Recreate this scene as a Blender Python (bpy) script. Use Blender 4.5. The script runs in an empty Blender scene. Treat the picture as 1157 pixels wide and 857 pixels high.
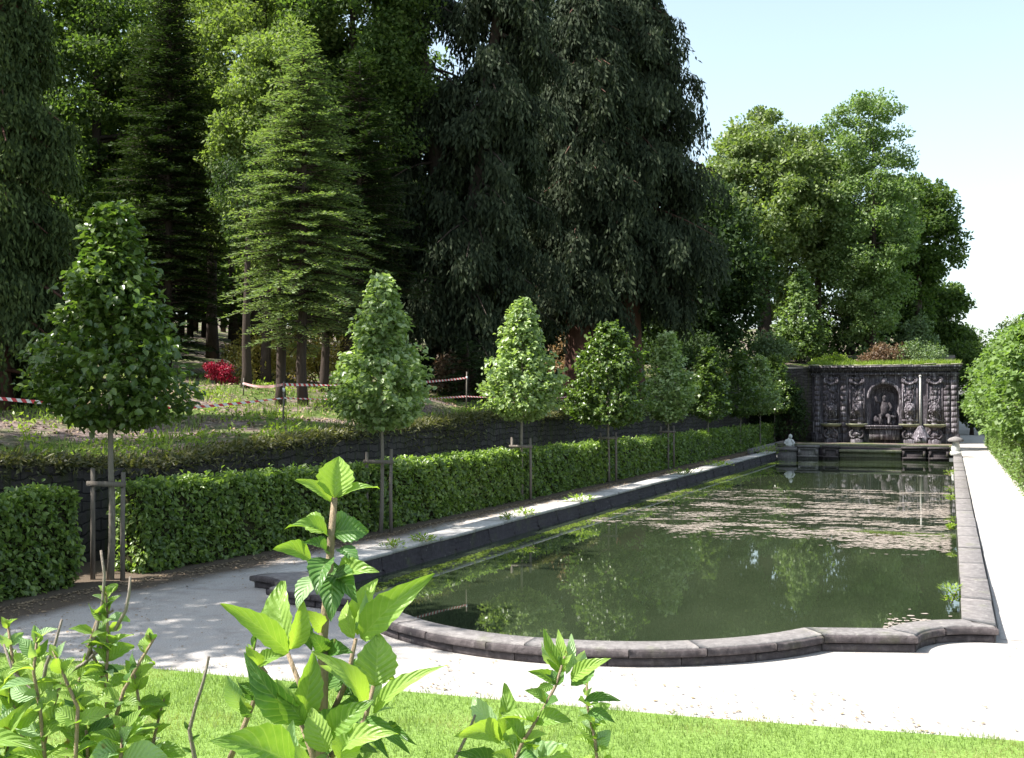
import bpy, bmesh, math, random
import numpy as np
from mathutils import Vector

# ------------------------------------------------------------------ camera, sky, sun, exposure
sc = bpy.context.scene
COL = sc.collection
CAMH = 2.6
F = 1250.0                                   # focal length in pixels of a 1157 px wide picture
YAW = math.atan(493.5 / F); PIT = math.atan(22.5 / F)
cam_d = bpy.data.cameras.new('camera'); cam = bpy.data.objects.new('camera', cam_d); COL.objects.link(cam)
cam_d.sensor_width = 36.0; cam_d.lens = 36.0 * F / 1157.0
cam_d.clip_start = 0.05; cam_d.clip_end = 3000
cam.location = (0, 0, CAMH)
cam.rotation_euler = (math.pi / 2 + PIT, 0, YAW)
sc.camera = cam

SUN_EL = math.radians(53)
to_sun = Vector((-0.87, -0.49, 0)).normalized()
to_sun = Vector((to_sun.x * math.cos(SUN_EL), to_sun.y * math.cos(SUN_EL), math.sin(SUN_EL)))
w = bpy.data.worlds.new('World'); sc.world = w; w.use_nodes = True
nt = w.node_tree; nt.nodes.clear()
out = nt.nodes.new('ShaderNodeOutputWorld'); bg = nt.nodes.new('ShaderNodeBackground')
sky = nt.nodes.new('ShaderNodeTexSky'); sky.sky_type = 'NISHITA'; sky.sun_disc = False
sky.sun_elevation = SUN_EL; sky.sun_rotation = math.atan2(to_sun.x, to_sun.y)
sky.air_density = 1.0; sky.dust_density = 1.6; sky.ozone_density = 1.6; sky.altitude = 0
bg.inputs['Strength'].default_value = 0.12
hs = nt.nodes.new('ShaderNodeHueSaturation'); hs.inputs['Saturation'].default_value = .66; hs.inputs['Hue'].default_value = .478
nt.links.new(sky.outputs[0], hs.inputs['Color']); nt.links.new(hs.outputs[0], bg.inputs[0]); nt.links.new(bg.outputs[0], out.inputs[0])
sl = bpy.data.lights.new('sun', 'SUN'); sl.energy = 5.0; sl.angle = math.radians(0.5); sl.color = (1.0, 0.96, 0.88)
so = bpy.data.objects.new('sun', sl); COL.objects.link(so)
so.rotation_euler = to_sun.to_track_quat('Z', 'Y').to_euler()
sc.view_settings.view_transform = 'Standard'; sc.view_settings.look = 'None'
sc.view_settings.exposure = 1.35; sc.view_settings.gamma = 1.0
sc.cycles.max_bounces = 8; sc.cycles.diffuse_bounces = 3; sc.cycles.transmission_bounces = 6
sc.cycles.caustics_reflective = False; sc.cycles.caustics_refractive = False

_fw = np.array([-math.sin(YAW) * math.cos(PIT), math.cos(YAW) * math.cos(PIT), math.sin(PIT)])
_rt = np.array([math.cos(YAW), math.sin(YAW), 0.0]); _up = np.cross(_rt, _fw)
CAM = np.array([0, 0, CAMH])
def at(px, py, k):
    """the point at distance k (along the view axis) seen at a place of the 1157x857 photograph"""
    return CAM + k * (_fw + _rt * (px - 578.5) / F - _up * (py - 428.5) / F)

# ------------------------------------------------------------------ helpers
def R(seed): return np.random.default_rng(seed)

def mesh_np(name, V, Fc, mat, uv=None, smooth=False):
    """V (n,3), Fc (m,k) faces of k corners (or a list of such arrays)"""
    me = bpy.data.meshes.new(name)
    V = np.asarray(V, dtype=np.float32)
    Fl = Fc if isinstance(Fc, list) else [Fc]
    Fl = [np.asarray(f, dtype=np.int32) for f in Fl if len(f)]
    me.vertices.add(len(V)); me.vertices.foreach_set('co', V.ravel())
    loops = np.concatenate([f.ravel() for f in Fl]); sizes = np.concatenate([np.full(len(f), f.shape[1], np.int32) for f in Fl])
    starts = np.concatenate([[0], np.cumsum(sizes)[:-1]]).astype(np.int32)
    me.loops.add(len(loops)); me.loops.foreach_set('vertex_index', loops)
    me.polygons.add(len(sizes)); me.polygons.foreach_set('loop_start', starts)
    if smooth: me.polygons.foreach_set('use_smooth', np.ones(len(sizes), dtype=bool))
    if uv is not None:
        l = me.uv_layers.new(name='UVMap'); l.data.foreach_set('uv', np.asarray(uv, dtype=np.float32)[loops].ravel())
    me.update(calc_edges=True); me.validate()
    if mat: me.materials.append(mat)
    return me

def link(name, me, parent=None, loc=None):
    o = bpy.data.objects.new(name, me); COL.objects.link(o)
    if parent is not None: o.parent = parent
    if loc is not None: o.location = loc
    return o

def tag(o, label=None, cat=None, group=None, kind=None):
    if label: o['label'] = label
    if cat: o['category'] = cat
    if group: o['group'] = group
    if kind: o['kind'] = kind
    return o

def thing(name, loc, label, cat, group=None, rz=0.0):
    o = bpy.data.objects.new(name, None); COL.objects.link(o); o.location = loc; o.rotation_euler = (0, 0, rz)
    o.empty_display_size = 0.2
    return tag(o, label, cat, group)

class MB:
    """collects vertices and faces (quads or triangles) in world or local space"""
    def __init__(s): s.V = []; s.F = {3: [], 4: []}; s.UV = []; s.n = 0
    def add(s, V, Fc, uv=None):
        V = np.asarray(V, float); Fc = np.asarray(Fc, int)
        s.V.append(V); s.F.setdefault(Fc.shape[1], []).append(Fc + s.n); s.n += len(V)
        s.UV.append(np.zeros((len(V), 2)) if uv is None else np.asarray(uv))
    def box(s, c, size, rz=0.0, jit=0.0, rng=None):
        sx, sy, sz = [q / 2 for q in size]
        P = np.array([[x, y, z] for z in (-sz, sz) for x, y in ((-sx, -sy), (sx, -sy), (sx, sy), (-sx, sy))], float)
        if jit and rng is not None: P += rng.normal(0, jit, P.shape)
        ca, sa = math.cos(rz), math.sin(rz)
        P = np.c_[P[:, 0] * ca - P[:, 1] * sa, P[:, 0] * sa + P[:, 1] * ca, P[:, 2]] + np.asarray(c, float)
        s.add(P, [[3, 2, 1, 0], [4, 5, 6, 7], [0, 1, 5, 4], [1, 2, 6, 5], [2, 3, 7, 6], [3, 0, 4, 7]])
    def tube(s, pts, rad, n=8, cap=True, bump=0.0, rng=None):
        pts = np.asarray(pts, float); m = len(pts); rad = np.broadcast_to(np.asarray(rad, float), (m,))
        T = np.gradient(pts, axis=0); T /= np.linalg.norm(T, axis=1)[:, None] + 1e-9
        ref = np.array([0, 0, 1.0]) if abs(T[0][2]) < .8 else np.array([1.0, 0, 0])
        V = []
        a = np.linspace(0, 2 * math.pi, n, endpoint=False)
        u = np.cross(ref, T[0]); u /= np.linalg.norm(u)
        for i in range(m):
            u = u - T[i] * (u @ T[i]); u /= np.linalg.norm(u) + 1e-9
            v = np.cross(T[i], u)
            r = rad[i] * (1 + (rng.normal(0, bump, n) if bump and rng is not None else 0))
            V.append(pts[i] + (np.cos(a) * r)[:, None] * u + (np.sin(a) * r)[:, None] * v)
        V = np.concatenate(V)
        Fc = [[i * n + j, i * n + (j + 1) % n, (i + 1) * n + (j + 1) % n, (i + 1) * n + j] for i in range(m - 1) for j in range(n)]
        s.add(V, Fc)
        if cap:
            for i, fl in ((0, True), (m - 1, False)):
                c = len(V); b = s.n - len(V) if i == 0 else None
            base = s.n - len(V)
            s.add([pts[0], pts[-1]], np.zeros((0, 3), int))
            k = s.n - 2
            s.F[3].append(np.array([[k, base + (j + 1) % n, base + j] for j in range(n)]))
            e = base + (m - 1) * n
            s.F[3].append(np.array([[k + 1, e + j, e + (j + 1) % n] for j in range(n)]))
    def lathe(s, c, prof, n=24, sx=1.0, sy=1.0, a0=0.0, a1=2 * math.pi):
        full = abs(a1 - a0 - 2 * math.pi) < 1e-6
        a = np.linspace(a0, a1, n, endpoint=not full)
        V = np.array([[c[0] + math.cos(t) * r * sx, c[1] + math.sin(t) * r * sy, c[2] + z] for r, z in prof for t in a])
        mm = n if full else n - 1
        Fc = [[i * n + j, i * n + (j + 1) % n, (i + 1) * n + (j + 1) % n, (i + 1) * n + j] for i in range(len(prof) - 1) for j in range(mm)]
        s.add(V, Fc)
    def sphere(s, c, r, nu=12, nv=8):
        c = np.asarray(c, float); r = np.broadcast_to(np.asarray(r, float), (3,))
        V = []
        for i in range(nv + 1):
            ph = math.pi * i / nv
            for j in range(nu):
                t = 2 * math.pi * j / nu
                V.append(c + r * np.array([math.sin(ph) * math.cos(t), math.sin(ph) * math.sin(t), -math.cos(ph)]))
        s.add(V, [[i * nu + j, i * nu + (j + 1) % nu, (i + 1) * nu + (j + 1) % nu, (i + 1) * nu + j] for i in range(nv) for j in range(nu)])
    def build(s, name, mat, parent=None, smooth=False, uv=False, org=None):
        V = np.concatenate(s.V)
        if org is not None: V = V - np.asarray(org, float)
        Fl = [np.concatenate(s.F[k]) for k in s.F if len(s.F[k]) and sum(len(q) for q in s.F[k])]
        return link(name, mesh_np(name, V, Fl, mat, np.concatenate(s.UV) if uv else None, smooth), parent)

def unit(a): return a / (np.linalg.norm(a, axis=1)[:, None] + 1e-9)

def leaf_arrays(P, D, N, L, W, fold=0.18, six=False):
    """vertices and faces of n leaves: base P, direction D, normal N, length L, width W"""
    n = len(P); L = np.broadcast_to(L, (n,))[:, None]; W = np.broadcast_to(W, (n,))[:, None]
    D = unit(D); S = unit(np.cross(D, N)); N = np.cross(S, D)
    if six:
        V = np.stack([P, P + D * L * .32 + S * W * .46 + N * W * fold, P + D * L * .68 + S * W * .36 + N * W * fold,
                      P + D * L - N * L * .10, P + D * L * .68 - S * W * .36 + N * W * fold, P + D * L * .32 - S * W * .46 + N * W * fold], 1).reshape(-1, 3)
        b = np.arange(n)[:, None] * 6
        Fc = np.concatenate([b + [0, 1, 2, 3], b + [0, 3, 4, 5]])
    else:
        V = np.stack([P, P + D * L * .45 + S * W * .5 + N * W * fold, P + D * L, P + D * L * .45 - S * W * .5 + N * W * fold], 1).reshape(-1, 3)
        b = np.arange(n)[:, None] * 4
        Fc = b + [0, 1, 2, 3]
    return V, Fc

# ------------------------------------------------------------------ materials
def newmat(name):
    m = bpy.data.materials.new(name); m.use_nodes = True
    m.node_tree.nodes.clear(); return m, m.node_tree
def nd(t, typ, **kw):
    n = t.nodes.new(typ)
    for k, v in kw.items():
        if k in n.inputs.keys() if isinstance(k, str) and k in n.inputs.keys() else False: n.inputs[k].default_value = v
        else: setattr(n, k, v)
    return n
def ramp(t, fac, stops, interp='LINEAR'):
    r = t.nodes.new('ShaderNodeValToRGB'); r.color_ramp.interpolation = interp
    e = r.color_ramp.elements
    while len(e) < len(stops): e.new(.5)
    for i, (p, c) in enumerate(stops): e[i].position = p; e[i].color = (*c, 1) if len(c) == 3 else c
    t.links.new(fac, r.inputs[0]); return r.outputs[0]
def noise(t, vec, scale, detail=4, rough=.55, dist=0.0):
    n = t.nodes.new('ShaderNodeTexNoise'); n.inputs['Scale'].default_value = scale; n.inputs['Detail'].default_value = detail
    n.inputs['Roughness'].default_value = rough; n.inputs['Distortion'].default_value = dist
    if vec is not None: t.links.new(vec, n.inputs['Vector'])
    return n.outputs['Fac']
def mapping(t, vec, scale=(1, 1, 1), rot=(0, 0, 0)):
    m = t.nodes.new('ShaderNodeMapping'); m.inputs['Scale'].default_value = scale; m.inputs['Rotation'].default_value = rot
    t.links.new(vec, m.inputs[0]); return m.outputs[0]
def mixc(t, fac, a, b, mode='MIX'):
    m = t.nodes.new('ShaderNodeMix'); m.data_type = 'RGBA'; m.blend_type = mode
    for k, v in ((0, fac), (6, a), (7, b)):
        if isinstance(v, (int, float)): m.inputs[k].default_value = v
        elif isinstance(v, tuple): m.inputs[k].default_value = (*v, 1)
        else: t.links.new(v, m.inputs[k])
    return m.outputs[2]
def pbsdf(t, col, rough=.8, spec=.3, bump=None, bstr=.5, bdist=.02, metal=0.0):
    p = t.nodes.new('ShaderNodeBsdfPrincipled'); p.inputs['Roughness'].default_value = rough if isinstance(rough, (int, float)) else .5
    if not isinstance(rough, (int, float)): t.links.new(rough, p.inputs['Roughness'])
    p.inputs['Specular IOR Level'].default_value = spec; p.inputs['Metallic'].default_value = metal
    if isinstance(col, tuple): p.inputs['Base Color'].default_value = (*col, 1)
    else: t.links.new(col, p.inputs['Base Color'])
    if bump is not None:
        b = t.nodes.new('ShaderNodeBump'); b.inputs['Strength'].default_value = bstr; b.inputs['Distance'].default_value = bdist
        t.links.new(bump, b.inputs['Height']); t.links.new(b.outputs[0], p.inputs['Normal'])
    return p
def finish(t, sh):
    o = t.nodes.new('ShaderNodeOutputMaterial'); t.links.new(sh, o.inputs[0])
def objco(t):
    g = t.nodes.new('ShaderNodeNewGeometry'); return g.outputs['Position']

def leaf_mat(name, c1, c2, trans=.35, tcol=None, rough=.45, spec=.35, young=None):
    """leaves vary in colour leaf by leaf and a little through the crown"""
    m, t = newmat(name)
    g = t.nodes.new('ShaderNodeNewGeometry')
    col = ramp(t, g.outputs['Random Per Island'], [(0, c1), (1, c2)])
    if young: col = mixc(t, ramp(t, noise(t, g.outputs['Position'], .9, 2), [(.5, (0, 0, 0)), (.68, (1, 1, 1))]), col, young)
    p = pbsdf(t, col, rough, spec)
    tr = t.nodes.new('ShaderNodeBsdfTranslucent')
    tc = mixc(t, 1.0, col, tcol or (1.5, 1.7, .6), 'MULTIPLY'); t.links.new(tc, tr.inputs[0])
    mx = t.nodes.new('ShaderNodeMixShader'); mx.inputs[0].default_value = trans
    t.links.new(p.outputs[0], mx.inputs[1]); t.links.new(tr.outputs[0], mx.inputs[2]); finish(t, mx.outputs[0])
    return m

def bark_mat(name, c1, c2, vs=(6, 6, .9)):
    m, t = newmat(name); P = objco(t)
    n = noise(t, mapping(t, P, vs), 3.0, 6, .65)
    n2 = noise(t, P, .8, 3)
    col = mixc(t, ramp(t, n2, [(.4, (0, 0, 0)), (.65, (1, 1, 1))]), ramp(t, n, [(.3, c1), (.7, c2)]), tuple(q * .7 for q in c2))
    finish(t, pbsdf(t, col, .9, .15, n, .9, .03).outputs[0]); return m

M = {}
M['lime_leaf'] = leaf_mat('young_lime_leaf', (.055, .10, .026), (.14, .20, .05), .36, rough=.33, spec=.6)
M['lime_leaf_sunlit'] = leaf_mat('sunlit_lime_leaf', (.15, .22, .08), (.34, .42, .20), .36, rough=.33, spec=.7)  # paler copy of the lime leaf: sunshine put into the colour
M['hedge_leaf'] = leaf_mat('hedge_leaf', (.06, .11, .028), (.26, .35, .10), .42, rough=.36, spec=.55)
M['right_leaf'] = leaf_mat('right_row_leaf', (.09, .15, .045), (.19, .27, .09), .38)
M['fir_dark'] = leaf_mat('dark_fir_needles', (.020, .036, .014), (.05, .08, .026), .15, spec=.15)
M['fir_sunlit'] = leaf_mat('sunlit_fir_needles', (.08, .125, .05), (.23, .29, .13), .28, spec=.2)  # needles of the lit fir, paled to carry the sun in their colour
M['cedar'] = leaf_mat('bluish_cedar_sprays', (.014, .022, .013), (.058, .074, .042), .16, (1.2, 1.3, .8), rough=.7, spec=.08)
M['cedar2'] = leaf_mat('green_cedar_sprays', (.020, .034, .014), (.085, .115, .045), .22, rough=.7, spec=.08)
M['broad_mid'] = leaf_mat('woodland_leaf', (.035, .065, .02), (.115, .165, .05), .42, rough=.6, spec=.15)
M['broad_bright'] = leaf_mat('backlit_beech_leaf', (.10, .145, .045), (.22, .27, .10), .42, rough=.6, spec=.15)  # spring leaf raised brighter, with backlight put into its colour
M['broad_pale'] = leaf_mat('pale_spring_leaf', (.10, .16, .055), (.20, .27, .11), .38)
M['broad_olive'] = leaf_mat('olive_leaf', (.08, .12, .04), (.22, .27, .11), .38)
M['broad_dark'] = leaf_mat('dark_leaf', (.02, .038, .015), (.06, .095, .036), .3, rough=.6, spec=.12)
M['shrub_yellow'] = leaf_mat('yellow_shrub_leaf', (.28, .28, .06), (.50, .40, .12), .35, (1.3, 1.2, .6))
M['shrub_tan'] = leaf_mat('tan_shrub_leaf', (.25, .18, .10), (.40, .30, .17), .3, (1.2, 1.0, .7))
M['shrub_red'] = leaf_mat('red_azalea_flower', (.16, .006, .02), (.40, .012, .05), .25, (1.2, .8, .8))
M['shrub_purple'] = leaf_mat('bronze_shrub_leaf', (.10, .06, .04), (.20, .14, .08), .3, (1.2, 1.0, .8))
M['shrub_grey'] = leaf_mat('grey_green_shrub_leaf', (.10, .15, .07), (.18, .24, .12), .3)
M['weed'] = leaf_mat('weed_leaf', (.13, .20, .03), (.28, .36, .06), .4)
M['grass'] = leaf_mat('lawn_blade', (.10, .165, .04), (.27, .35, .12), .4, young=(.30, .31, .13), rough=.6, spec=.2)
M['bank_grass'] = leaf_mat('bank_grass_blade', (.09, .15, .03), (.26, .32, .11), .4, rough=.6, spec=.2)
M['fringe'] = leaf_mat('wall_top_growth', (.05, .06, .025), (.19, .18, .085), .3)
M['bark_dark'] = bark_mat('dark_bark', (.03, .022, .018), (.085, .065, .055))
M['bark_red'] = bark_mat('reddish_bark', (.06, .030, .024), (.16, .085, .065), (8, 8, .5))
M['bark_grey'] = bark_mat('young_tree_bark', (.13, .11, .09), (.28, .25, .21), (14, 14, 4))
M['wood_post'] = bark_mat('weathered_stake_wood', (.10, .085, .075), (.24, .21, .18), (20, 20, 2))
M['stem'] = bark_mat('shrub_stem', (.34, .24, .15), (.52, .40, .28), (40, 40, 8))
M['twig'] = bark_mat('bare_twig', (.30, .24, .20), (.46, .40, .34), (50, 50, 10))

def m_gravel():
    m, t = newmat('pale_gravel'); P = objco(t)
    fine = noise(t, P, 55, 5, .7); mid = noise(t, P, 6, 5, .6); big = noise(t, P, .6, 4, .55)
    col = ramp(t, fine, [(.25, (.20, .18, .17)), (.5, (.42, .395, .375)), (.75, (.60, .57, .54))])
    col = mixc(t, ramp(t, mid, [(.42, (0, 0, 0)), (.75, (.55, .55, .55))]), col, (.40, .35, .31))
    col = mixc(t, ramp(t, noise(t, P, 1.3, 6, .7), [(.52, (0, 0, 0)), (.66, (.65, .65, .65))]), col, (.27, .24, .225))
    # worn earth beside the hedge foot, widened and darkened to paint in the hedge's shadow
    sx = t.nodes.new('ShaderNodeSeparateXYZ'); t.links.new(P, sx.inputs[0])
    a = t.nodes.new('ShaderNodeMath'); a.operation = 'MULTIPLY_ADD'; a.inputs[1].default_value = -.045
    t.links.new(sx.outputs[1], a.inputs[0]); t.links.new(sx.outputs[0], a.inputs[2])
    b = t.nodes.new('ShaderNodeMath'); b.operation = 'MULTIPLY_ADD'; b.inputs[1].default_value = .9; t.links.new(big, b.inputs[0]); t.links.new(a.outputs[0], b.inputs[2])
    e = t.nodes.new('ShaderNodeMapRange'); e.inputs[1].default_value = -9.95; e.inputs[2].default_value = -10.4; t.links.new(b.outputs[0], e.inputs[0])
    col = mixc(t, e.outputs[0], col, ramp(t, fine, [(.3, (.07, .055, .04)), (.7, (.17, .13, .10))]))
    finish(t, pbsdf(t, col, .95, .1, fine, .8, .015).outputs[0]); return m
def m_soil():
    m, t = newmat('bank_soil'); P = objco(t)
    n = noise(t, P, 7, 6, .7); b = noise(t, P, .55, 4, .6)
    col = ramp(t, n, [(.3, (.045, .033, .03)), (.5, (.16, .12, .108)), (.7, (.34, .27, .25))])
    col = mixc(t, ramp(t, b, [(.45, (0, 0, 0)), (.58, (1, 1, 1))]), col, ramp(t, n, [(.3, (.05, .08, .02)), (.7, (.14, .19, .05))]))
    finish(t, pbsdf(t, col, .95, .1, n, .9, .06).outputs[0]); return m
def m_lawn():
    m, t = newmat('lawn_ground'); P = objco(t)
    n = noise(t, P, 40, 4, .6); b = noise(t, P, 1.5, 3)
    col = ramp(t, n, [(.3, (.10, .17, .03)), (.7, (.22, .33, .09))])
    col = mixc(t, ramp(t, b, [(.45, (0, 0, 0)), (.7, (.6, .6, .6))]), col, (.17, .26, .06))
    finish(t, pbsdf(t, col, .95, .1, n, .8, .02).outputs[0]); return m
def m_land():
    m, t = newmat('land'); P = objco(t)
    n = noise(t, P, 3, 4, .6)
    finish(t, pbsdf(t, ramp(t, n, [(.3, (.05, .09, .02)), (.7, (.11, .17, .04))]), .95, .1, n, .5, .05).outputs[0]); return m
def m_coping(name, c0, c1, c2, moss=.35, lichen=.5):
    """weathered limestone: tone per stone block, dark streaks, pale lichen spots, moss"""
    m, t = newmat(name); P = objco(t)
    n = noise(t, P, 14, 6, .7); b = noise(t, P, 1.6, 5, .6); s = noise(t, mapping(t, P, (5, 5, .7)), 2.2, 5, .6)
    col = ramp(t, n, [(.28, c0), (.5, c1), (.75, c2)])
    col = mixc(t, ramp(t, s, [(.4, (0, 0, 0)), (.7, (.7, .7, .7))]), col, c0)
    g = t.nodes.new('ShaderNodeNewGeometry')
    col = mixc(t, ramp(t, g.outputs['Random Per Island'], [(0, (0, 0, 0)), (1, (.25, .25, .25))]), col, c2)
    v = t.nodes.new('ShaderNodeTexVoronoi'); v.inputs['Scale'].default_value = 9; t.links.new(P, v.inputs['Vector'])
    sp = ramp(t, v.outputs['Distance'], [(.10, (lichen,) * 3), (.2, (0, 0, 0))])
    col = mixc(t, mixc(t, 1.0, sp, ramp(t, b, [(.5, (0, 0, 0)), (.62, (1, 1, 1))]), 'MULTIPLY'), col, (.52, .49, .42))
    if moss: col = mixc(t, ramp(t, noise(t, P, 2.3, 5, .65), [(.56, (0, 0, 0)), (.72, (moss,) * 3)]), col, (.11, .14, .03))
    finish(t, pbsdf(t, col, .85, .25, n, .8, .03).outputs[0]); return m
def m_masonry(name, c0, c1, c2):
    m, t = newmat(name); P = objco(t)
    sx = t.nodes.new('ShaderNodeSeparateXYZ'); t.links.new(P, sx.inputs[0])
    cb = t.nodes.new('ShaderNodeCombineXYZ')
    wob = noise(t, P, 1.7, 3, .6)
    ad = t.nodes.new('ShaderNodeMath'); ad.operation = 'ADD'; t.links.new(sx.outputs[0], ad.inputs[0]); t.links.new(sx.outputs[1], ad.inputs[1])
    t.links.new(ad.outputs[0], cb.inputs[0]); zz = t.nodes.new('ShaderNodeMath'); zz.operation = 'MULTIPLY_ADD'; zz.inputs[1].default_value = .32; t.links.new(wob, zz.inputs[0]); t.links.new(sx.outputs[2], zz.inputs[2]); t.links.new(zz.outputs[0], cb.inputs[1])
    br = t.nodes.new('ShaderNodeTexBrick'); t.links.new(cb.outputs[0], br.inputs['Vector'])
    br.inputs['Scale'].default_value = 1.0; br.inputs['Brick Width'].default_value = .42; br.inputs['Row Height'].default_value = .16
    br.inputs['Mortar Size'].default_value = .014; br.inputs['Mortar Smooth'].default_value = .4; br.inputs['Bias'].default_value = 0
    br.inputs['Color1'].default_value = (*c0, 1); br.inputs['Color2'].default_value = (*c1, 1); br.inputs['Mortar'].default_value = (.02, .018, .018, 1)
    n = noise(t, P, 9, 6, .7); s = noise(t, mapping(t, P, (4, 4, .5)), 1.8, 5, .6)
    col = mixc(t, ramp(t, n, [(.45, (0, 0, 0)), (.75, (.8, .8, .8))]), br.outputs['Color'], c2)
    col = mixc(t, ramp(t, s, [(.5, (0, 0, 0)), (.68, (.8, .8, .8))]), col, (.05, .06, .02))
    h = t.nodes.new('ShaderNodeMath'); h.operation = 'MULTIPLY_ADD'; h.inputs[1].default_value = -1.6; t.links.new(br.outputs['Fac'], h.inputs[0]); t.links.new(n, h.inputs[2])
    finish(t, pbsdf(t, col, .9, .2, h.outputs[0], .9, .05).outputs[0]); return m
def m_monument(name='weathered_monument_stone', k=.95):
    m, t = newmat(name); P = objco(t)
    n = noise(t, P, 5, 7, .7); s = noise(t, mapping(t, P, (2.6, 2.6, .22)), 2.0, 6, .62); b = noise(t, mapping(t, P, (9, 9, .6)), 1.6, 5, .7)
    col = ramp(t, n, [(.3, (.05 * k, .042 * k, .050 * k)), (.55, (.12 * k, .105 * k, .122 * k)), (.78, (.24 * k, .21 * k, .235 * k))])
    col = mixc(t, ramp(t, s, [(.46, (0, 0, 0)), (.62, (.75, .75, .75))]), col, (.03, .026, .028))
    col = mixc(t, ramp(t, b, [(.54, (0, 0, 0)), (.62, (.9, .9, .9))]), col, (.36 * k, .335 * k, .36 * k))
    finish(t, pbsdf(t, col, .9, .2, n, .9, .06).outputs[0]); return m
def m_water():
    m, t = newmat('green_pond_water'); P = objco(t)
    d = noise(t, mapping(t, P, (1, .35, 1)), .55, 4, .6)
    col = ramp(t, d, [(.3, (.019, .028, .014)), (.7, (.036, .048, .026))])
    fine = noise(t, P, 30, 3, .7)
    col = mixc(t, ramp(t, fine, [(.64, (0, 0, 0)), (.74, (.4, .4, .4))]), col, (.11, .15, .06))
    r = noise(t, mapping(t, P, (1, 2.2, 1)), 2.0, 4, .6)
    p = pbsdf(t, col, .01, 1.0, r, .006, .03); p.inputs['IOR'].default_value = 1.33
    finish(t, p.outputs[0]); return m
def m_plain(name, c, rough=.7, spec=.3):
    m, t = newmat(name); P = objco(t); n = noise(t, P, 20, 4)
    col = ramp(t, n, [(.3, tuple(q * .8 for q in c)), (.7, c)])
    finish(t, pbsdf(t, col, rough, spec).outputs[0]); return m
def m_tape():
    m, t = newmat('red_white_tape'); uv = t.nodes.new('ShaderNodeUVMap')
    sx = t.nodes.new('ShaderNodeSeparateXYZ'); t.links.new(uv.outputs[0], sx.inputs[0])
    a = t.nodes.new('ShaderNodeMath'); a.operation = 'ADD'; t.links.new(sx.outputs[0], a.inputs[0]); t.links.new(sx.outputs[1], a.inputs[1])
    f = t.nodes.new('ShaderNodeMath'); f.operation = 'FRACT'; t.links.new(a.outputs[0], f.inputs[0])
    col = ramp(t, f.outputs[0], [(0, (.75, .72, .72)), (.5, (.55, .04, .05))], 'CONSTANT')
    p = pbsdf(t, col, .4, .5); tr = t.nodes.new('ShaderNodeBsdfTranslucent'); t.links.new(col, tr.inputs[0])
    mx = t.nodes.new('ShaderNodeMixShader'); mx.inputs[0].default_value = .3
    t.links.new(p.outputs[0], mx.inputs[1]); t.links.new(tr.outputs[0], mx.inputs[2]); finish(t, mx.outputs[0]); return m
def m_hydrangea(name, c0, c1, trans=.42):
    m, t = newmat(name)
    g = t.nodes.new('ShaderNodeNewGeometry'); uv = t.nodes.new('ShaderNodeUVMap')
    sx = t.nodes.new('ShaderNodeSeparateXYZ'); t.links.new(uv.outputs[0], sx.inputs[0])   # u along the leaf, v -1..1 across
    ab = t.nodes.new('ShaderNodeMath'); ab.operation = 'ABSOLUTE'; t.links.new(sx.outputs[1], ab.inputs[0])
    # side veins run forward from the midrib
    s1 = t.nodes.new('ShaderNodeMath'); s1.operation = 'MULTIPLY_ADD'; s1.inputs[1].default_value = -.28; t.links.new(ab.outputs[0], s1.inputs[0]); t.links.new(sx.outputs[0], s1.inputs[2])
    s2 = t.nodes.new('ShaderNodeMath'); s2.operation = 'MULTIPLY'; s2.inputs[1].default_value = 8.0; t.links.new(s1.outputs[0], s2.inputs[0])
    s3 = t.nodes.new('ShaderNodeMath'); s3.operation = 'PINGPONG'; s3.inputs[1].default_value = .5; t.links.new(s2.outputs[0], s3.inputs[0])
    vein = ramp(t, s3.outputs[0], [(0, (1, 1, 1)), (.10, (0, 0, 0))])
    mid = ramp(t, ab.outputs[0], [(0, (1, 1, 1)), (.07, (0, 0, 0))])
    mx = mixc(t, 1.0, vein, mid, 'LIGHTEN')
    base = ramp(t, g.outputs['Random Per Island'], [(0, c0), (1, c1)])
    n = noise(t, g.outputs['Position'], 60, 4)
    base = mixc(t, ramp(t, n, [(.3, (0, 0, 0)), (.8, (.35, .35, .35))]), base, c1)
    col = mixc(t, mixc(t, 1.0, mx, (.24, .24, .24), 'MULTIPLY'), base, (.42, .52, .22))
    hb = t.nodes.new('ShaderNodeMath'); hb.operation = 'MULTIPLY_ADD'; hb.inputs[1].default_value = 1.0
    t.links.new(s3.outputs[0], hb.inputs[0]); t.links.new(n, hb.inputs[2])
    blm = ramp(t, noise(t, g.outputs['Position'], 22, 3, .6), [(.69, (0, 0, 0)), (.74, (.8, .8, .8))]); col = mixc(t, blm, col, (.20, .13, .05))
    p = pbsdf(t, col, .42, .45, hb.outputs[0], .7, .005)
    tr = t.nodes.new('ShaderNodeBsdfTranslucent'); t.links.new(mixc(t, 1.0, col, (1.5, 1.5, .5), 'MULTIPLY'), tr.inputs[0])
    ms = t.nodes.new('ShaderNodeMixShader'); ms.inputs[0].default_value = trans
    t.links.new(p.outputs[0], ms.inputs[1]); t.links.new(tr.outputs[0], ms.inputs[2]); finish(t, ms.outputs[0]); return m

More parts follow.
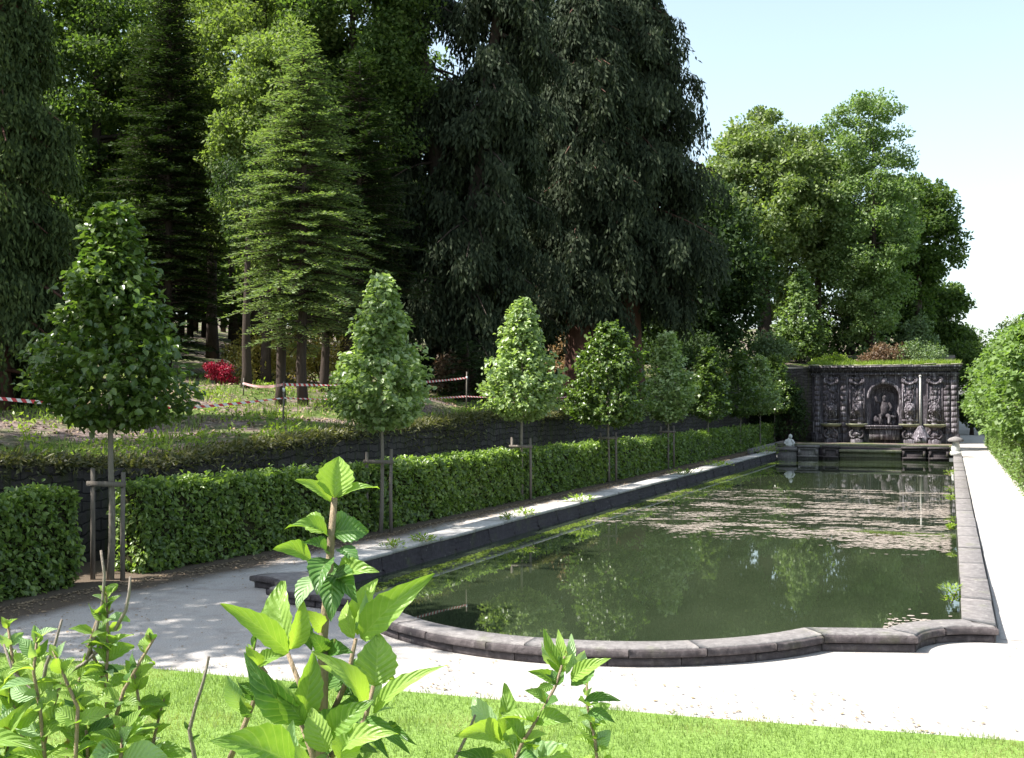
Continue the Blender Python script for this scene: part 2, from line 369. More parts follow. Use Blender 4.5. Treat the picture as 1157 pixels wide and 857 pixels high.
M['gravel'] = m_gravel(); M['soil'] = m_soil(); M['lawn'] = m_lawn(); M['land'] = m_land()
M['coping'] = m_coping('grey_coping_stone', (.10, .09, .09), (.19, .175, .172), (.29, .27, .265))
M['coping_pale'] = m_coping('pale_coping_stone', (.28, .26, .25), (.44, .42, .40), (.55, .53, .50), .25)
M['coping_dark2'] = m_coping('shaded_plinth_stone', (.035, .029, .030), (.075, .062, .065), (.15, .13, .13), .2, .2)  # weathered stone, darkened further to put face shade into its colour
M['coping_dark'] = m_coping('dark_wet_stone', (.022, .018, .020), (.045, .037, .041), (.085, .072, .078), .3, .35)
M['masonry'] = m_masonry('retaining_masonry', (.045, .038, .036), (.08, .07, .068), (.035, .03, .03))
M['monument'] = m_monument(); M['monument_dark'] = m_monument('dark_monument_stone', .5); M['monument_light'] = m_monument('pale_sunlit_monument_stone', 1.35)  # one weathered stone in three tones, with shade and sun in its colour
M['mossy'] = m_coping('mossy_stone', (.12, .12, .08), (.22, .22, .15), (.32, .32, .22), .9)
M['water'] = m_water(); M['tape'] = m_tape()
M['hydr'] = m_hydrangea('hydrangea_leaf', (.12, .23, .04), (.32, .45, .11))
M['hydr_dark'] = m_hydrangea('dark_hydrangea_leaf', (.05, .13, .03), (.11, .22, .05), .3)
M['hydr_pale'] = m_hydrangea('pale_hydrangea_leaf', (.22, .36, .16), (.34, .46, .26), .35)
M['litter'] = m_plain('dead_leaf', (.30, .22, .14)); M['scum'] = m_plain('pinkish_pond_scum', (.35, .30, .262), .8, .2)
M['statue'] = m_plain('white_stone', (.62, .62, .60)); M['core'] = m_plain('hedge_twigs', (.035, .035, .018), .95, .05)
M['white_paint'] = m_plain('white_paint', (.75, .76, .78))

# ------------------------------------------------------------------ layout of the garden
def row_x(y): return float(np.interp(y, [0, 4, 12, 19, 27, 34, 64, 70], [-11.8, -11.6, -11.3, -10.5, -10.2, -9.9, -9.3, -9.2]))
def wall_x(y): return row_x(y) - 2.2
def wall_z(y): return float(np.interp(y, [-10, 12, 15.5, 18, 21, 30, 36, 66], [1.7, 1.75, 1.50, 1.72, 1.88, 2.2, 2.1, 2.3]))
WALL_Y = 66.0
_b = R(5); _ph = _b.uniform(0, 6.28, (8, 2)); _fr = _b.uniform(.15, 1.1, (8, 2)) * np.sign(_b.uniform(-1, 1, (8, 2)))
def bank_z(x, y):
    d = max(0.0, wall_x(y) - x)
    z = wall_z(y) + .095 * d + (.0 if d < 25 else .05 * (d - 25))
    s = min(1.0, max(0.0, (y - 50) / 16)); s = s * s * (3 - 2 * s)
    zh = 4.42 + .075 * max(0, y - WALL_Y - 1) + .02 * max(0, -x - 8)
    z = z * (1 - s) + max(z, zh) * s
    bumps = sum(math.sin(x * _fr[i, 0] * 1.4 + _ph[i, 0]) * math.cos(y * _fr[i, 1] * 1.4 + _ph[i, 1]) for i in range(8))
    k = min(1, d / 2) if y < WALL_Y + 1 else min(1, (y - WALL_Y - .5) / 4)
    return z + .045 * bumps * k
def bank_hit(px, py):
    for k in np.arange(12, 110, .1):
        p = at(px, py, k)
        if (p[0] < wall_x(p[1]) or p[1] > WALL_Y + 1) and p[2] < bank_z(p[0], p[1]): return p
    return at(px, py, 40)

# pool outline -----------------------------------------------------
H_COP = .18; WATER_Z = -.14
POOL_Y1 = 52.0
def left_out(y): return -8.95 + .0236 * (y - 12.9)
out_pts = [(.50, POOL_Y1)] + [(.46 + .001 * (y - 12.9), y) for y in (40, 28, 20, 15)] + [(.46, 12.88)]
for a in np.linspace(90, 180, 8)[1:]:
    out_pts.append((.46 - .0 + .78 * math.cos(math.radians(a)), 12.10 + .78 * math.sin(math.radians(a))))
out_pts.append((-1.22, 11.80))
RB, CX = 3.19, -3.95; cyb = 10.25 + RB; ang = math.asin(2.73 / RB)
for a in np.linspace(ang, -ang, 25)[1:]:
    out_pts.append((CX + RB * math.sin(a), cyb - RB * math.cos(a)))
out_pts.append((-8.15, 12.10))
for a in np.linspace(0, 90, 8)[1:]:
    out_pts.append((-8.95 + .8 * math.cos(math.radians(a)), 12.10 + .8 * math.sin(math.radians(a))))
for y in (15, 20, 28, 40, POOL_Y1): out_pts.append((left_out(y), y))
OUT = np.array(out_pts)
def offset(P, dfun):
    Q = []
    for i in range(len(P)):
        a = P[max(0, i - 1)]; b = P[i]; c = P[min(len(P) - 1, i + 1)]
        def nrm(u, v):
            t = v - u; l = math.hypot(*t)
            return None if l < 1e-6 else np.array([t[1], -t[0]]) / l     # to the right of travel: towards the water
        n1 = nrm(a, b); n2 = nrm(b, c)
        if n1 is None: n = n2
        elif n2 is None: n = n1
        else:
            n = n1 + n2; n /= np.linalg.norm(n); n = n / max(.55, n @ n1)
        Q.append(b + n * dfun(b))
    return np.array(Q)
def cw(b):                                   # coping width: wider on the left side
    return .60 if (b[0] < -8.0 and b[1] > 12.5) else .34
INN = offset(OUT, cw)

# ------------------------------------------------------------------ ground with a hole for the basin
def ground():
    bm = bmesh.new()
    o = [(-11.9 + 0, -12), (60, -12)]
    big = [(-400, -200), (500, -200), (500, 900), (-400, 900)]
    mid = offset(OUT, lambda b: .12)
    ring = [bm.verts.new((x, y, 0)) for x, y in mid]
    outer = [bm.verts.new((x, y, 0)) for x, y in big]
    def loop(vs): return [bm.edges.new((vs[i], vs[(i + 1) % len(vs)])) for i in range(len(vs))]
    e = loop(ring) + loop(outer)
    bmesh.ops.triangle_fill(bm, use_beauty=True, use_dissolve=False, edges=e)
    me = bpy.data.meshes.new('ground')
    # drop faces inside the basin
    from mathutils.geometry import intersect_point_tri_2d
    poly = [tuple(p) for p in mid]
    def inside(x, y):
        c = False; j = len(poly) - 1
        for i in range(len(poly)):
            xi, yi = poly[i]; xj, yj = poly[j]
            if (yi > y) != (yj > y) and x < (xj - xi) * (y - yi) / (yj - yi) + xi: c = not c
            j = i
        return c
    bad = [f for f in bm.faces if inside(f.calc_center_median().x, f.calc_center_median().y)]
    bmesh.ops.delete(bm, geom=bad, context='FACES_ONLY')
    for f in bm.faces:
        if f.normal.z < 0: f.normal_flip()
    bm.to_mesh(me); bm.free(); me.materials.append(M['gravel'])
    return tag(link('ground', me), kind='structure')
ground()

def sheet(name, pts, z, mat, kind='structure'):
    bm = bmesh.new(); f = bm.faces.new([bm.verts.new((x, y, z)) for x, y in pts])
    if f.normal.z < 0: f.normal_flip()
    bmesh.ops.triangulate(bm, faces=[f]); me = bpy.data.meshes.new(name); bm.to_mesh(me); bm.free(); me.materials.append(mat)
    return tag(link(name, me), kind=kind)
# lawn in the foreground: its far edge curves gently
lawn_edge = [(-11.4, 8.55), (-8.99, 8.62), (-6.5, 8.70), (-4.29, 8.80), (-2, 8.98), (.51, 9.26), (3, 9.62), (30, 11)]
lawn_edge = [(x, y + .02 * math.sin(x * 7)) for x, y in lawn_edge]
sheet('lawn', [(-11.4, -12), (30, -12)] + lawn_edge[::-1], .012, M['lawn'])
sheet('field', [(2.45, 12), (400, 12), (400, 880), (1.9, 880), (1.9, 200), (2.45, 60)], .008, M['land'])

mb = MB(); yy = [13.1, 14, 16, 19, 30, 50, 66, 74, 82]; zz = [.005, .03, .07, .10, .12, .12, .12, .12, .12]
mb.add([(.50, y, z) for y, z in zip(yy, zz)] + [(2.1, y, z) for y, z in zip(yy, zz)], [[i, 9 + i, 9 + i + 1, i + 1] for i in range(8)])
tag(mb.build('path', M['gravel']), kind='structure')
def make_water():
    bm = bmesh.new(); mid = offset(OUT, lambda b: .30)
    pts = [(x, y) for x, y in mid]
    f = bm.faces.new([bm.verts.new((x, y, WATER_Z)) for x, y in pts])
    if f.normal.z < 0: f.normal_flip()
    bmesh.ops.triangulate(bm, faces=[f]); me = bpy.data.meshes.new('water'); bm.to_mesh(me); bm.free(); me.materials.append(M['water'])
    tag(link('water', me), kind='structure')
make_water()

# ------------------------------------------------------------------ pool coping (one thing: right side, near end, left side, basin wall)
def resample(P, Q, step):
    """matching points along outer P and inner Q every step metres"""
    d = np.r_[0, np.cumsum(np.linalg.norm(np.diff(P, axis=0), axis=1))]
    n = max(1, round(d[-1] / step)); s = np.linspace(0, d[-1], n + 1)
    f = lambda A, k: np.interp(s, d, A[:, k])
    return np.c_[f(P, 0), f(P, 1)], np.c_[f(Q, 0), f(Q, 1)]
def coping_blocks(mb, P, Q, prof, blk, gap=.012, sub=.25, rng=None):
    """stone blocks swept along P (outer) / Q (inner); prof: list of (t across 0 outer..1 inner, z)"""
    d = np.r_[0, np.cumsum(np.linalg.norm(np.diff(P, axis=0), axis=1))]
    n = max(1, round(d[-1] / blk)); cuts = np.linspace(0, d[-1], n + 1)
    if rng is not None: cuts[1:-1] += rng.uniform(-.12, .12, n - 1) * blk
    for i in range(n):
        a, b = cuts[i] + gap / 2, cuts[i + 1] - gap / 2
        m = max(1, math.ceil((b - a) / sub)); s = np.linspace(a, b, m + 1)
        po = np.c_[np.interp(s, d, P[:, 0]), np.interp(s, d, P[:, 1])]; pi = np.c_[np.interp(s, d, Q[:, 0]), np.interp(s, d, Q[:, 1])]
        dz = rng.normal(0, .004) if rng is not None else 0; k = len(prof); V = []; dt = rng.normal(0, .008) if rng is not None else 0
        for j in range(m + 1):
            for tt, z in prof:
                q = po[j] + (pi[j] - po[j]) * (tt + dt); V.append((q[0], q[1], z + dz))
        Fq = [[j * k + c, j * k + (c + 1) % k, (j + 1) * k + (c + 1) % k, (j + 1) * k + c] for j in range(m) for c in range(k)]
        base = mb.n; mb.add(V, Fq)
        cen = len(V)
        for e, fl in ((0, 1), (m, 0)):
            idx = [base + e * k + c for c in range(k)]
            tri = [[idx[0], idx[c], idx[c + 1]] if fl else [idx[0], idx[c + 1], idx[c]] for c in range(1, k - 1)]
            mb.F[3].append(np.array(tri))
basin = thing('stone_basin_rim', (-4, 30, 0), 'long low grey stone rim with rounded baroque near end around the green pond', 'pool rim')
def child_origin(o, root):                   # keep world placement when the parent is not at the origin
    o.location = o.location - root.location; return o
iR = next(i for i, p in enumerate(OUT) if abs(p[0] - .46) < 1e-6 and abs(p[1] - 12.88) < 1e-6)
iL = next(i for i, p in enumerate(OUT) if abs(p[0] + 8.95) < 1e-3 and abs(p[1] - 12.9) < 1e-3)
roll_prof = [(.16, .088), (.0, .088), (-.05, .094), (-.06, .104), (-.06, .150), (-.04, .160), (.02, .166), (.16, .166)]
top_prof = [(.05, .10), (.05, H_COP - .012), (.09, H_COP), (.97, H_COP), (1.0, H_COP - .012), (1.0, -.35), (.5, -.35), (.5, .10)]
plinth_prof = [(.05, -.02), (.05, .080), (.4, .080), (.4, -.02)]
flat_prof = [(0.03, -.02), (.03, .13), (0, .14), (0, H_COP - .008), (.03, H_COP), (.97, H_COP), (1, H_COP - .01), (1, .10), (.96, .09), (.96, -.4), (.5, -.4), (.5, -.02)]
left_prof = [(0.3, 0), (.05, .03), (0, .10), (.06, .15), (.16, H_COP), (.98, H_COP), (1.0, H_COP - .01), (1.0, .12), (.5, .12)]
mb = MB(); coping_blocks(mb, OUT[:iR + 1], INN[:iR + 1], flat_prof, 1.6, .008, rng=R(1)); child_origin(mb.build('side_coping', M['coping'], basin), basin)
kinks = [iR] + [i for i, p in enumerate(OUT) if any(abs(p[0] - q[0]) < 1e-3 and abs(p[1] - q[1]) < 2e-2 for q in ((-.32, 12.10), (-1.22, 11.80), (-6.68, 11.80), (-8.15, 12.10)))] + [iL]
roll, top_, pl = MB(), MB(), MB(); rk = R(2)
for a_, b_ in zip(kinks[:-1], kinks[1:]):
    if b_ == a_: continue
    O_, I_ = OUT[a_:b_ + 1], INN[a_:b_ + 1]
    st_ = rk.bit_generator.state
    coping_blocks(roll, O_, I_, roll_prof, .75, .010, .10, rng=rk)
    rk.bit_generator.state = st_
    coping_blocks(top_, O_, I_, top_prof, 1.5, .006, .10, rng=rk)
    coping_blocks(pl, O_, I_, plinth_prof, .8, .008, .10, rng=rk)
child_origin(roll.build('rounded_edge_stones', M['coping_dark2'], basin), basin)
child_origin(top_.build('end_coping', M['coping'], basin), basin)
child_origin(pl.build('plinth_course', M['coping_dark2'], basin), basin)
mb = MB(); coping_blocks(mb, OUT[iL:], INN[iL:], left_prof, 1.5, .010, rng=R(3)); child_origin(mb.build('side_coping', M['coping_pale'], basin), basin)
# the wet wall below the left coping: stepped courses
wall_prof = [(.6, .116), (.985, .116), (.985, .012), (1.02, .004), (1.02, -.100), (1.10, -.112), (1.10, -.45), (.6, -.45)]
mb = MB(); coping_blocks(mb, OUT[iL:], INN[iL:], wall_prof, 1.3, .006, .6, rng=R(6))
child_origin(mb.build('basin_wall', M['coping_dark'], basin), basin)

# litter and scum ---------------------------------------------------
def flakes(name, P, s, mat, kind='stuff', asp=(1, 1), seed=0, z=0):
    rng = R(seed); n = len(P); a = rng.uniform(0, 6.28, n); k = 6
    th = np.linspace(0, 2 * math.pi, k, endpoint=False)
    rr = rng.uniform(.5, 1.1, (n, k)) * s[:, None]
    X = P[:, 0, None] + np.cos(th) * rr * asp[0]; Y = P[:, 1, None] + np.sin(th) * rr * asp[1]
    Z = P[:, 2, None] + rng.normal(0, z, (n, k)) if z else np.repeat(P[:, 2, None], k, 1)
    V = np.stack([X, Y, Z], 2).reshape(-1, 3); Fc = np.arange(n * k).reshape(n, k)
    return tag(link(name, mesh_np(name, V, Fc, mat)), kind=kind)
def vnoise(x, y, seed, f):
    r = R(seed); s = 0
    for i in range(7):
        a = r.uniform(0, 6.28); fx = f[0] * r.uniform(.4, 2.2); fy = f[1] * r.uniform(.4, 2.2); p = r.uniform(0, 6.28, 2)
        s = s + np.sin(x * fx * math.cos(a) * 2 + y * fy + p[0]) * np.cos(x * fx - y * fy * math.sin(a) + p[1])
    return s / 2.2
rng = R(11)
n = 170000
x = rng.uniform(-7.6, .0, n); y = rng.uniform(20.6, 38, n)
edge = 22.6 - .28 * (x + 4) - .03 * (x + 4) ** 2 + .45 * np.sin(x * 1.7)        # near border of the raft
edge = edge + .5 * vnoise(x, y * 0, 51, (2.5, 1)) - np.random.default_rng(3).exponential(.25, n)
dens = np.clip((y - edge) * 1.4, 0, 1) * np.clip((35.0 - y) / 9, 0, 1) ** .7
pv = vnoise(x, y, 3, (.7, 2.4)) + .8 * vnoise(x, y, 8, (2.2, 7.0)) + .7 * vnoise(x, y, 19, (6.0, 19.0)) + .9 * dens - .55
keep = (rng.uniform(0, 1, n) < np.clip(pv * .9 - .16 + .42 * (x + 3.6) / 4, 0, .7)) & (dens > .02) & (x > INN[-1][0] + .05 - .0236 * (52 - y)) & (rng.uniform(0, 1, n) < .8)
P = np.c_[x[keep], y[keep], np.full(keep.sum(), WATER_Z + .004) + rng.uniform(0, .003, keep.sum())]
flakes('pond_scum', P, rng.uniform(.006, .034, len(P)), M['scum'], asp=(2.0, .7), seed=4)
# ring of pond weed along the left wall and sparse specks everywhere
n = 5000; y = rng.uniform(13, 50, n); x = -7.95 + .0236 * (y - 14) + .05 + rng.exponential(.10, n) * (1 + 1.2 * (vnoise(y, y, 9, (.5, .5)) > .2))
P = np.c_[x, y, np.full(n, WATER_Z + .009)]
flakes('duckweed', P, rng.uniform(.012, .04, n), M['weed'], seed=6)

# ------------------------------------------------------------------ bank (terraced slope left and behind)
def make_bank():
    ys = np.r_[np.arange(-14, 66.1, .55), [66.3, 67.0], np.arange(68, 220, 3.0)]
    V = []; rows = []
    ts = np.r_[np.linspace(0, 3, 8), np.linspace(3.5, 20, 26), np.linspace(22, 110, 24)]
    for y in ys:
        x0 = wall_x(y) if y <= 66.25 else float(np.interp(y, [66.3, 67.0, 90], [.35, .42, .42]))
        if y > 66.25:
            xs = np.r_[np.linspace(x0, x0 - 13.5, 34)[:-1], wall_x(66) - (ts[34 - 1:] - ts[33]) - .0][:len(ts)]
            xs = np.linspace(0, 1, len(ts)) ** 1.6 * -122 + x0
        else: xs = x0 - ts
        rows.append([(float(a), float(y), bank_z(a, y)) for a in xs])
    V = np.array(rows).reshape(-1, 3); m = len(ts); n = len(ys)
    cut = int(np.searchsorted(ys, 66.25))
    Fc = [[i * m + j, i * m + j + 1, (i + 1) * m + j + 1, (i + 1) * m + j] for i in range(n - 1) for j in range(m - 1) if i != cut - 1]
    tag(link('hillside', mesh_np('hillside', V, np.array(Fc)[:, ::-1], M['soil'], smooth=True)), kind='structure')
    # right flank of the raised ground behind the monument
    mb = MB()
    for ya, yb in ((66.3, 90), (90, 217)):
        za, zb = bank_z(.4, ya), bank_z(.4, yb)
        mb.add([(.42, ya, -.2), (.42, yb, -.2), (.42, yb, zb), (.42, ya, za)], [[0, 1, 2, 3]])
    tag(mb.build('hill_edge', M['soil']), kind='structure')
    return
make_bank()
# fill: sheet joining bank rows around y=66 left of the monument
mb = MB(); xs = np.linspace(wall_x(66) - 100, .3, 120)
mb.add([(x, 65.9, bank_z(x, 65.8)) for x in xs] + [(x, 66.35, bank_z(x, 66.35)) for x in xs],
       [[i, i + 1, 120 + i + 1, 120 + i] for i in range(119) if xs[i + 1] < wall_x(66) + .5])
o = mb.build('terrace_fill', M['land']); tag(o, kind='structure')

# retaining wall: masonry body with rough capping
def retaining():
    root = thing('retaining_wall', (wall_x(30), 30, 0), 'dark mossy masonry retaining wall holding the bank behind the clipped hedge', 'retaining wall')
    ys = np.arange(-14, 66.01, .5); rng = R(21)
    mb = MB(); V = []
    for y in ys:
        x = wall_x(y); z = bank_z(x, y) - .10
        V += [(x + .42 + .10, y, -.3), (x + .42, y, z), (x - .1, y, z), (x - .1, y, -.3)]
    k = 4
    mb.add(V, [[i * k + c, (i + 1) * k + c, (i + 1) * k + c + 1, i * k + c + 1] for i in range(len(ys) - 1) for c in range(3)])
    child_origin(mb.build('masonry', M['masonry'], root), root)
    # fringe of grass and ivy hanging over the top
    n = 60000; y = rng.uniform(0, 64, n) ; x = np.array([wall_x(q) for q in y]) + rng.uniform(-.15, .50, n)
    z = np.array([bank_z(a, b) for a, b in zip(np.minimum(x, [wall_x(q) for q in y]), y)]) + rng.normal(-.02, .05, n)
    hang = vnoise(y, y * 0, 91, (.9, .5)) > .1
    z -= (.25 + hang) * rng.exponential(.22, n) * (x - np.array([wall_x(q) for q in y]) > .38)
    P = np.c_[x, y, z]; D = rng.normal(0, .6, (n, 3)) + [.5, 0, .1]
    V, Fc = leaf_arrays(P, D, rng.normal(0, .4, (n, 3)) + [.3, 0, 1], rng.uniform(.06, .16, n), rng.uniform(.02, .06, n))
    child_origin(link('hanging_growth', mesh_np('hanging_growth', V, Fc, M['fringe']), root), root)
    mb = MB()
    for y in (-12.0,): x = wall_x(y); mb.box((x + .50, y, bank_z(x, y) / 2 - .16), (.20, .42, bank_z(x, y)), 0, .012, rng)
    child_origin(mb.build('pier', M['coping_dark2'], root), root)
    return root
retaining()

# ------------------------------------------------------------------ lawn and bank grass
def blades(name, P, h, wd, mat, seed, lean=.45):
    rng = R(seed); n = len(P)
    a = rng.uniform(0, 6.28, n); d = np.c_[np.cos(a), np.sin(a), np.zeros(n)]
    b = rng.uniform(0, 6.28, n); ln = np.c_[np.cos(b), np.sin(b), np.zeros(n)] * (h * rng.uniform(0, lean, n))[:, None]
    V = np.stack([P - d * wd[:, None] / 2, P + d * wd[:, None] / 2, P + ln + np.c_[np.zeros(n), np.zeros(n), h]], 1).reshape(-1, 3)
    return tag(link(name, mesh_np(name, V, np.arange(n * 3).reshape(n, 3), mat)), kind='stuff')
rng = R(31); n = 150000
x = rng.uniform(-9.6, 1.6, n); y = rng.uniform(5.6, 9.6, n)
ey = np.interp(x, [p[0] for p in lawn_edge], [p[1] for p in lawn_edge])
ok = y < ey + rng.normal(0, .045, n) + .07 * np.sin(x * 3.1) * np.sin(x * 7.7)
P = np.c_[x[ok], y[ok], np.full(ok.sum(), .01)]
blades('lawn_grass', P, rng.uniform(.012, .045, len(P)) * (1 + .5 * (vnoise(P[:, 0], P[:, 1], 5, (3, 3)) > .4)), rng.uniform(.003, .008, len(P)), M['grass'], 32, .8)
def bank_pts(rng, n, dmin=0.05, dmax=16, y0=2, y1=60):
    y = rng.uniform(y0, y1, n); d = dmin + (dmax - dmin) * rng.uniform(0, 1, n) ** 1.3
    x = np.array([wall_x(q) for q in y]) - d
    return x, y, d
x, y, d = bank_pts(rng, 60000)
patch = vnoise(x, y, 41, (.35, .3)) + .5 * vnoise(x, y, 42, (1.2, 1.2))
ok = (patch + .8 * (d < .7) + .5 * (d > 6) > .55)
x, y = x[ok], y[ok]; z = np.array([bank_z(a, b) for a, b in zip(x, y)])
blades('bank_grass', np.c_[x, y, z], rng.uniform(.06, .26, len(x)), rng.uniform(.012, .03, len(x)), M['bank_grass'], 43, .7)
# low weeds and fallen leaves on the bank
x, y, d = bank_pts(rng, 9000, .02, 9)
ok = vnoise(x, y, 44, (.8, .8)) > .55
x, y = x[ok], y[ok]; z = np.array([bank_z(a, b) for a, b in zip(x, y)])
Pw = np.repeat(np.c_[x, y, z], 5, 0) + rng.normal(0, .07, (len(x) * 5, 3)) * [1, 1, .6] + [0, 0, .06]
Vw, Fw = leaf_arrays(Pw, rng.normal(0, 1, Pw.shape) + [0, 0, .5], rng.normal(0, .4, Pw.shape) + [0, 0, 1], rng.uniform(.06, .15, len(Pw)), rng.uniform(.03, .07, len(Pw)))
tag(link('bank_weeds', mesh_np('bank_weeds', Vw, Fw, M['weed'])), kind='stuff')
x, y, d = bank_pts(rng, 14000, .02, 12)
z = np.array([bank_z(a, b) for a, b in zip(x, y)]) + .03
flakes('fallen_leaves', np.c_[x, y, z], rng.uniform(.02, .055, len(x)), M['litter'], seed=45, z=.015)
# leaf litter at the hedge foot
n = 7000; y = rng.uniform(9, 60, n); x = np.array([row_x(q) for q in y]) + .35 + rng.exponential(.22, n)
flakes('hedge_litter', np.c_[x, y, np.full(n, .012)], rng.uniform(.012, .03, n), M['litter'], seed=46, z=.004)

n = 9000; rng = R(47); x = rng.uniform(-10.8, 1.9, n); y = 9 + rng.uniform(0, 1, n) ** 2.2 * 45
ok = ((x > .55) | (y < 10.2) | (x < -9.0) | ((y < 11.7) & (x < -6.9))) & (y > np.interp(x, [q[0] for q in lawn_edge], [q[1] for q in lawn_edge]) + .02) & (rng.uniform(0, 1, n) < .25 + .75 * (vnoise(x, y, 48, (1, 1)) > .2))
flakes('path_debris', np.c_[x[ok], y[ok], np.where((x[ok] > .5) & (y[ok] > 13), .13, .012)], rng.uniform(.005, .022, ok.sum()), M['litter'], seed=49, z=.003)
# ------------------------------------------------------------------ trees
def clump_crown(rng, centres, rads, per, L, Wf, up=.6, flat=.65, six=False, droop=0.0):
    """leaves scattered in clumps; normals lean outwards and up"""
    C = np.repeat(centres, per, 0); r = np.repeat(rads, per)
    dirn = unit(rng.normal(0, 1, C.shape)); rad = rng.uniform(0, 1, len(C)) ** .45
    off = dirn * (r * rad)[:, None]; off[:, 2] *= flat
    P = C + off
    N = dirn * .8 + rng.normal(0, .45, C.shape) + [0, 0, up]
    D = rng.normal(0, 1, C.shape) + dirn * .8 + [0, 0, -droop]
    ln = rng.uniform(.65, 1.25, len(C)) * L
    return leaf_arrays(P, D, N, ln, ln * Wf, six=six)

def lumpy(rng, k=9):
    A = unit(rng.normal(0, 1, (k, 3))); w_ = rng.uniform(-.28, .30, k)
    return lambda d: 1 + sum(w_[i] * np.clip(d @ A[i], 0, 1) ** 4 for i in range(k))

def broadleaf(name, label, loc, H, zc0, rx, ry, mat, seed, nclump=170, per=170, L=.28, rc=.95, trunk_r=.3, bark='bark_dark', group=None, cat='tree', gappy=.0, limbs=16, lean=(0, 0), up=.6):
    """H height of the crown top, zc0 height of the crown bottom above loc"""
    rng = R(seed); root = thing(name, loc, label, cat, group)
    cz = (H + zc0) / 2; rz = (H - zc0) / 2; f = lumpy(rng)
    d = unit(rng.normal(0, 1, (nclump, 3))); rr = rng.uniform(.25, 1, nclump) ** .55 * f(d)
    cen = np.c_[d[:, 0] * rx * rr, d[:, 1] * ry * rr, cz + d[:, 2] * rz * rr] * 1.0
    cen[:, 0] += lean[0] * (cen[:, 2] / H); cen[:, 1] += lean[1] * (cen[:, 2] / H)
    cen[:, 2] = np.clip(cen[:, 2], zc0 * .85, H)
    rads = rc * rng.uniform(.55, 1.25, nclump)
    V, Fc = clump_crown(rng, cen, rads, per, L, .62, up=up)
    link('crown', mesh_np('crown', V, Fc, M[mat]), root)
    mb = MB(); top = H * .88; n = 9; t = np.linspace(0, 1, n)
    tr = np.c_[np.cumsum(rng.normal(0, .05, n)) * H * .05 + lean[0] * t, np.cumsum(rng.normal(0, .05, n)) * H * .05 + lean[1] * t, t * top - .3]
    tr[0, :2] = 0
    rad = trunk_r * (1 - t) ** .75 + .025; rad[0] *= 1.35
    mb.tube(tr, rad, 10, bump=.05, rng=rng)
    for i in range(limbs):
        c = cen[rng.integers(nclump)]; z0 = np.clip(c[2] - rng.uniform(.15, .4) * math.hypot(c[0], c[1]) - .5, zc0 * .6, top * .9)
        p0 = np.array([np.interp(z0, tr[:, 2], tr[:, 0]), np.interp(z0, tr[:, 2], tr[:, 1]), z0])
        s = np.linspace(0, 1, 5)[:, None]; P = p0 + (c - p0) * s + rng.normal(0, .12, (5, 3)) * s * (1 - s) * 4 - [0, 0, 1] * (s * (1 - s)) * .8
        r0 = np.interp(z0, tr[:, 2], rad) * .5
        mb.tube(P, np.linspace(r0, .02, 5), 6, cap=False)
    mb.build('trunk', M[bark], root, smooth=True)
    return root

def fir(name, label, loc, H, z0, R0, mat, seed, whorl=.42, nb=8, L=.20, shape=.85, group=None, bark='bark_dark', trunk_r=.16, droop=.16, full=1.0):
    """conifer of flat layered branches"""
    rng = R(seed); root = thing(name, loc, label, 'tree', group)
    Ps, Ds, Ns, Ls = [], [], [], []; mb = MB()
    z = z0
    while z < H - .15:
        t = (z - z0) / (H - z0); Rr = (R0 * (1 - t) ** shape + .12) * min(1, .55 + t * 5)
        for b in range(nb):
            if rng.uniform() > full: continue
            a = b * 2 * math.pi / nb + rng.uniform(-.6, .6) + z * 2.4
            ln = Rr * rng.uniform(.65, 1.12); zz = z + rng.uniform(-.45, .45) * (1 - .6 * t)
            u = np.array([math.cos(a), math.sin(a), 0]); side = np.array([-u[1], u[0], 0])
            lift = rng.uniform(.0, .30) * (.4 + t)
            def bp(s): return np.array([0, 0, zz]) + u * ln * s + np.array([0, 0, 1]) * ln * (lift * s - (droop + .12 * (1 - t)) * s * s + .07 * s ** 4)
            if ln > .6: mb.tube([bp(s) for s in (0, .35, .7, 1)], [.014 + .012 * ln, .012 + .006 * ln, .01, .005], 5, cap=False)
            m = max(4, int(ln / .11))
            S = np.linspace(.16, 1, m)
            for s in S:
                c = bp(s); tl = min(.55, .34 * ln) * (1.15 - s) + .08
                k = max(1, int(tl / (L * .55)))
                for sg in (-1, 1):
                    dv = side * sg * .85 + u * .6 + np.array([0, 0, rng.uniform(-.12, .08)])
                    for q in range(k):
                        Ps.append(c + dv * L * .55 * q + rng.normal(0, .015, 3)); Ds.append(dv + rng.normal(0, .22, 3)); Ns.append((rng.normal(0, .35), rng.normal(0, .35), 1)); Ls.append(L * rng.uniform(.75, 1.25))
            Ps.append(bp(1)); Ds.append(u + [0, 0, -.1]); Ns.append((0, 0, 1)); Ls.append(L * 1.2)
        z += whorl * rng.uniform(.8, 1.2) * (.55 + .45 * (1 - t))
    Ls = np.array(Ls); V, Fc = leaf_arrays(np.array(Ps), np.array(Ds), np.array(Ns), Ls, Ls * .42, fold=-.12)
    link('crown', mesh_np('crown', V, Fc, M[mat]), root)
    tb = np.linspace(0, 1, 8)
    mb.tube(np.c_[rng.normal(0, .02, 8), rng.normal(0, .02, 8), tb * (H + .1) - .3], trunk_r * (1 - tb) ** .9 + .02, 10)
    mb.build('trunk', M[bark], root, smooth=True)
    return root

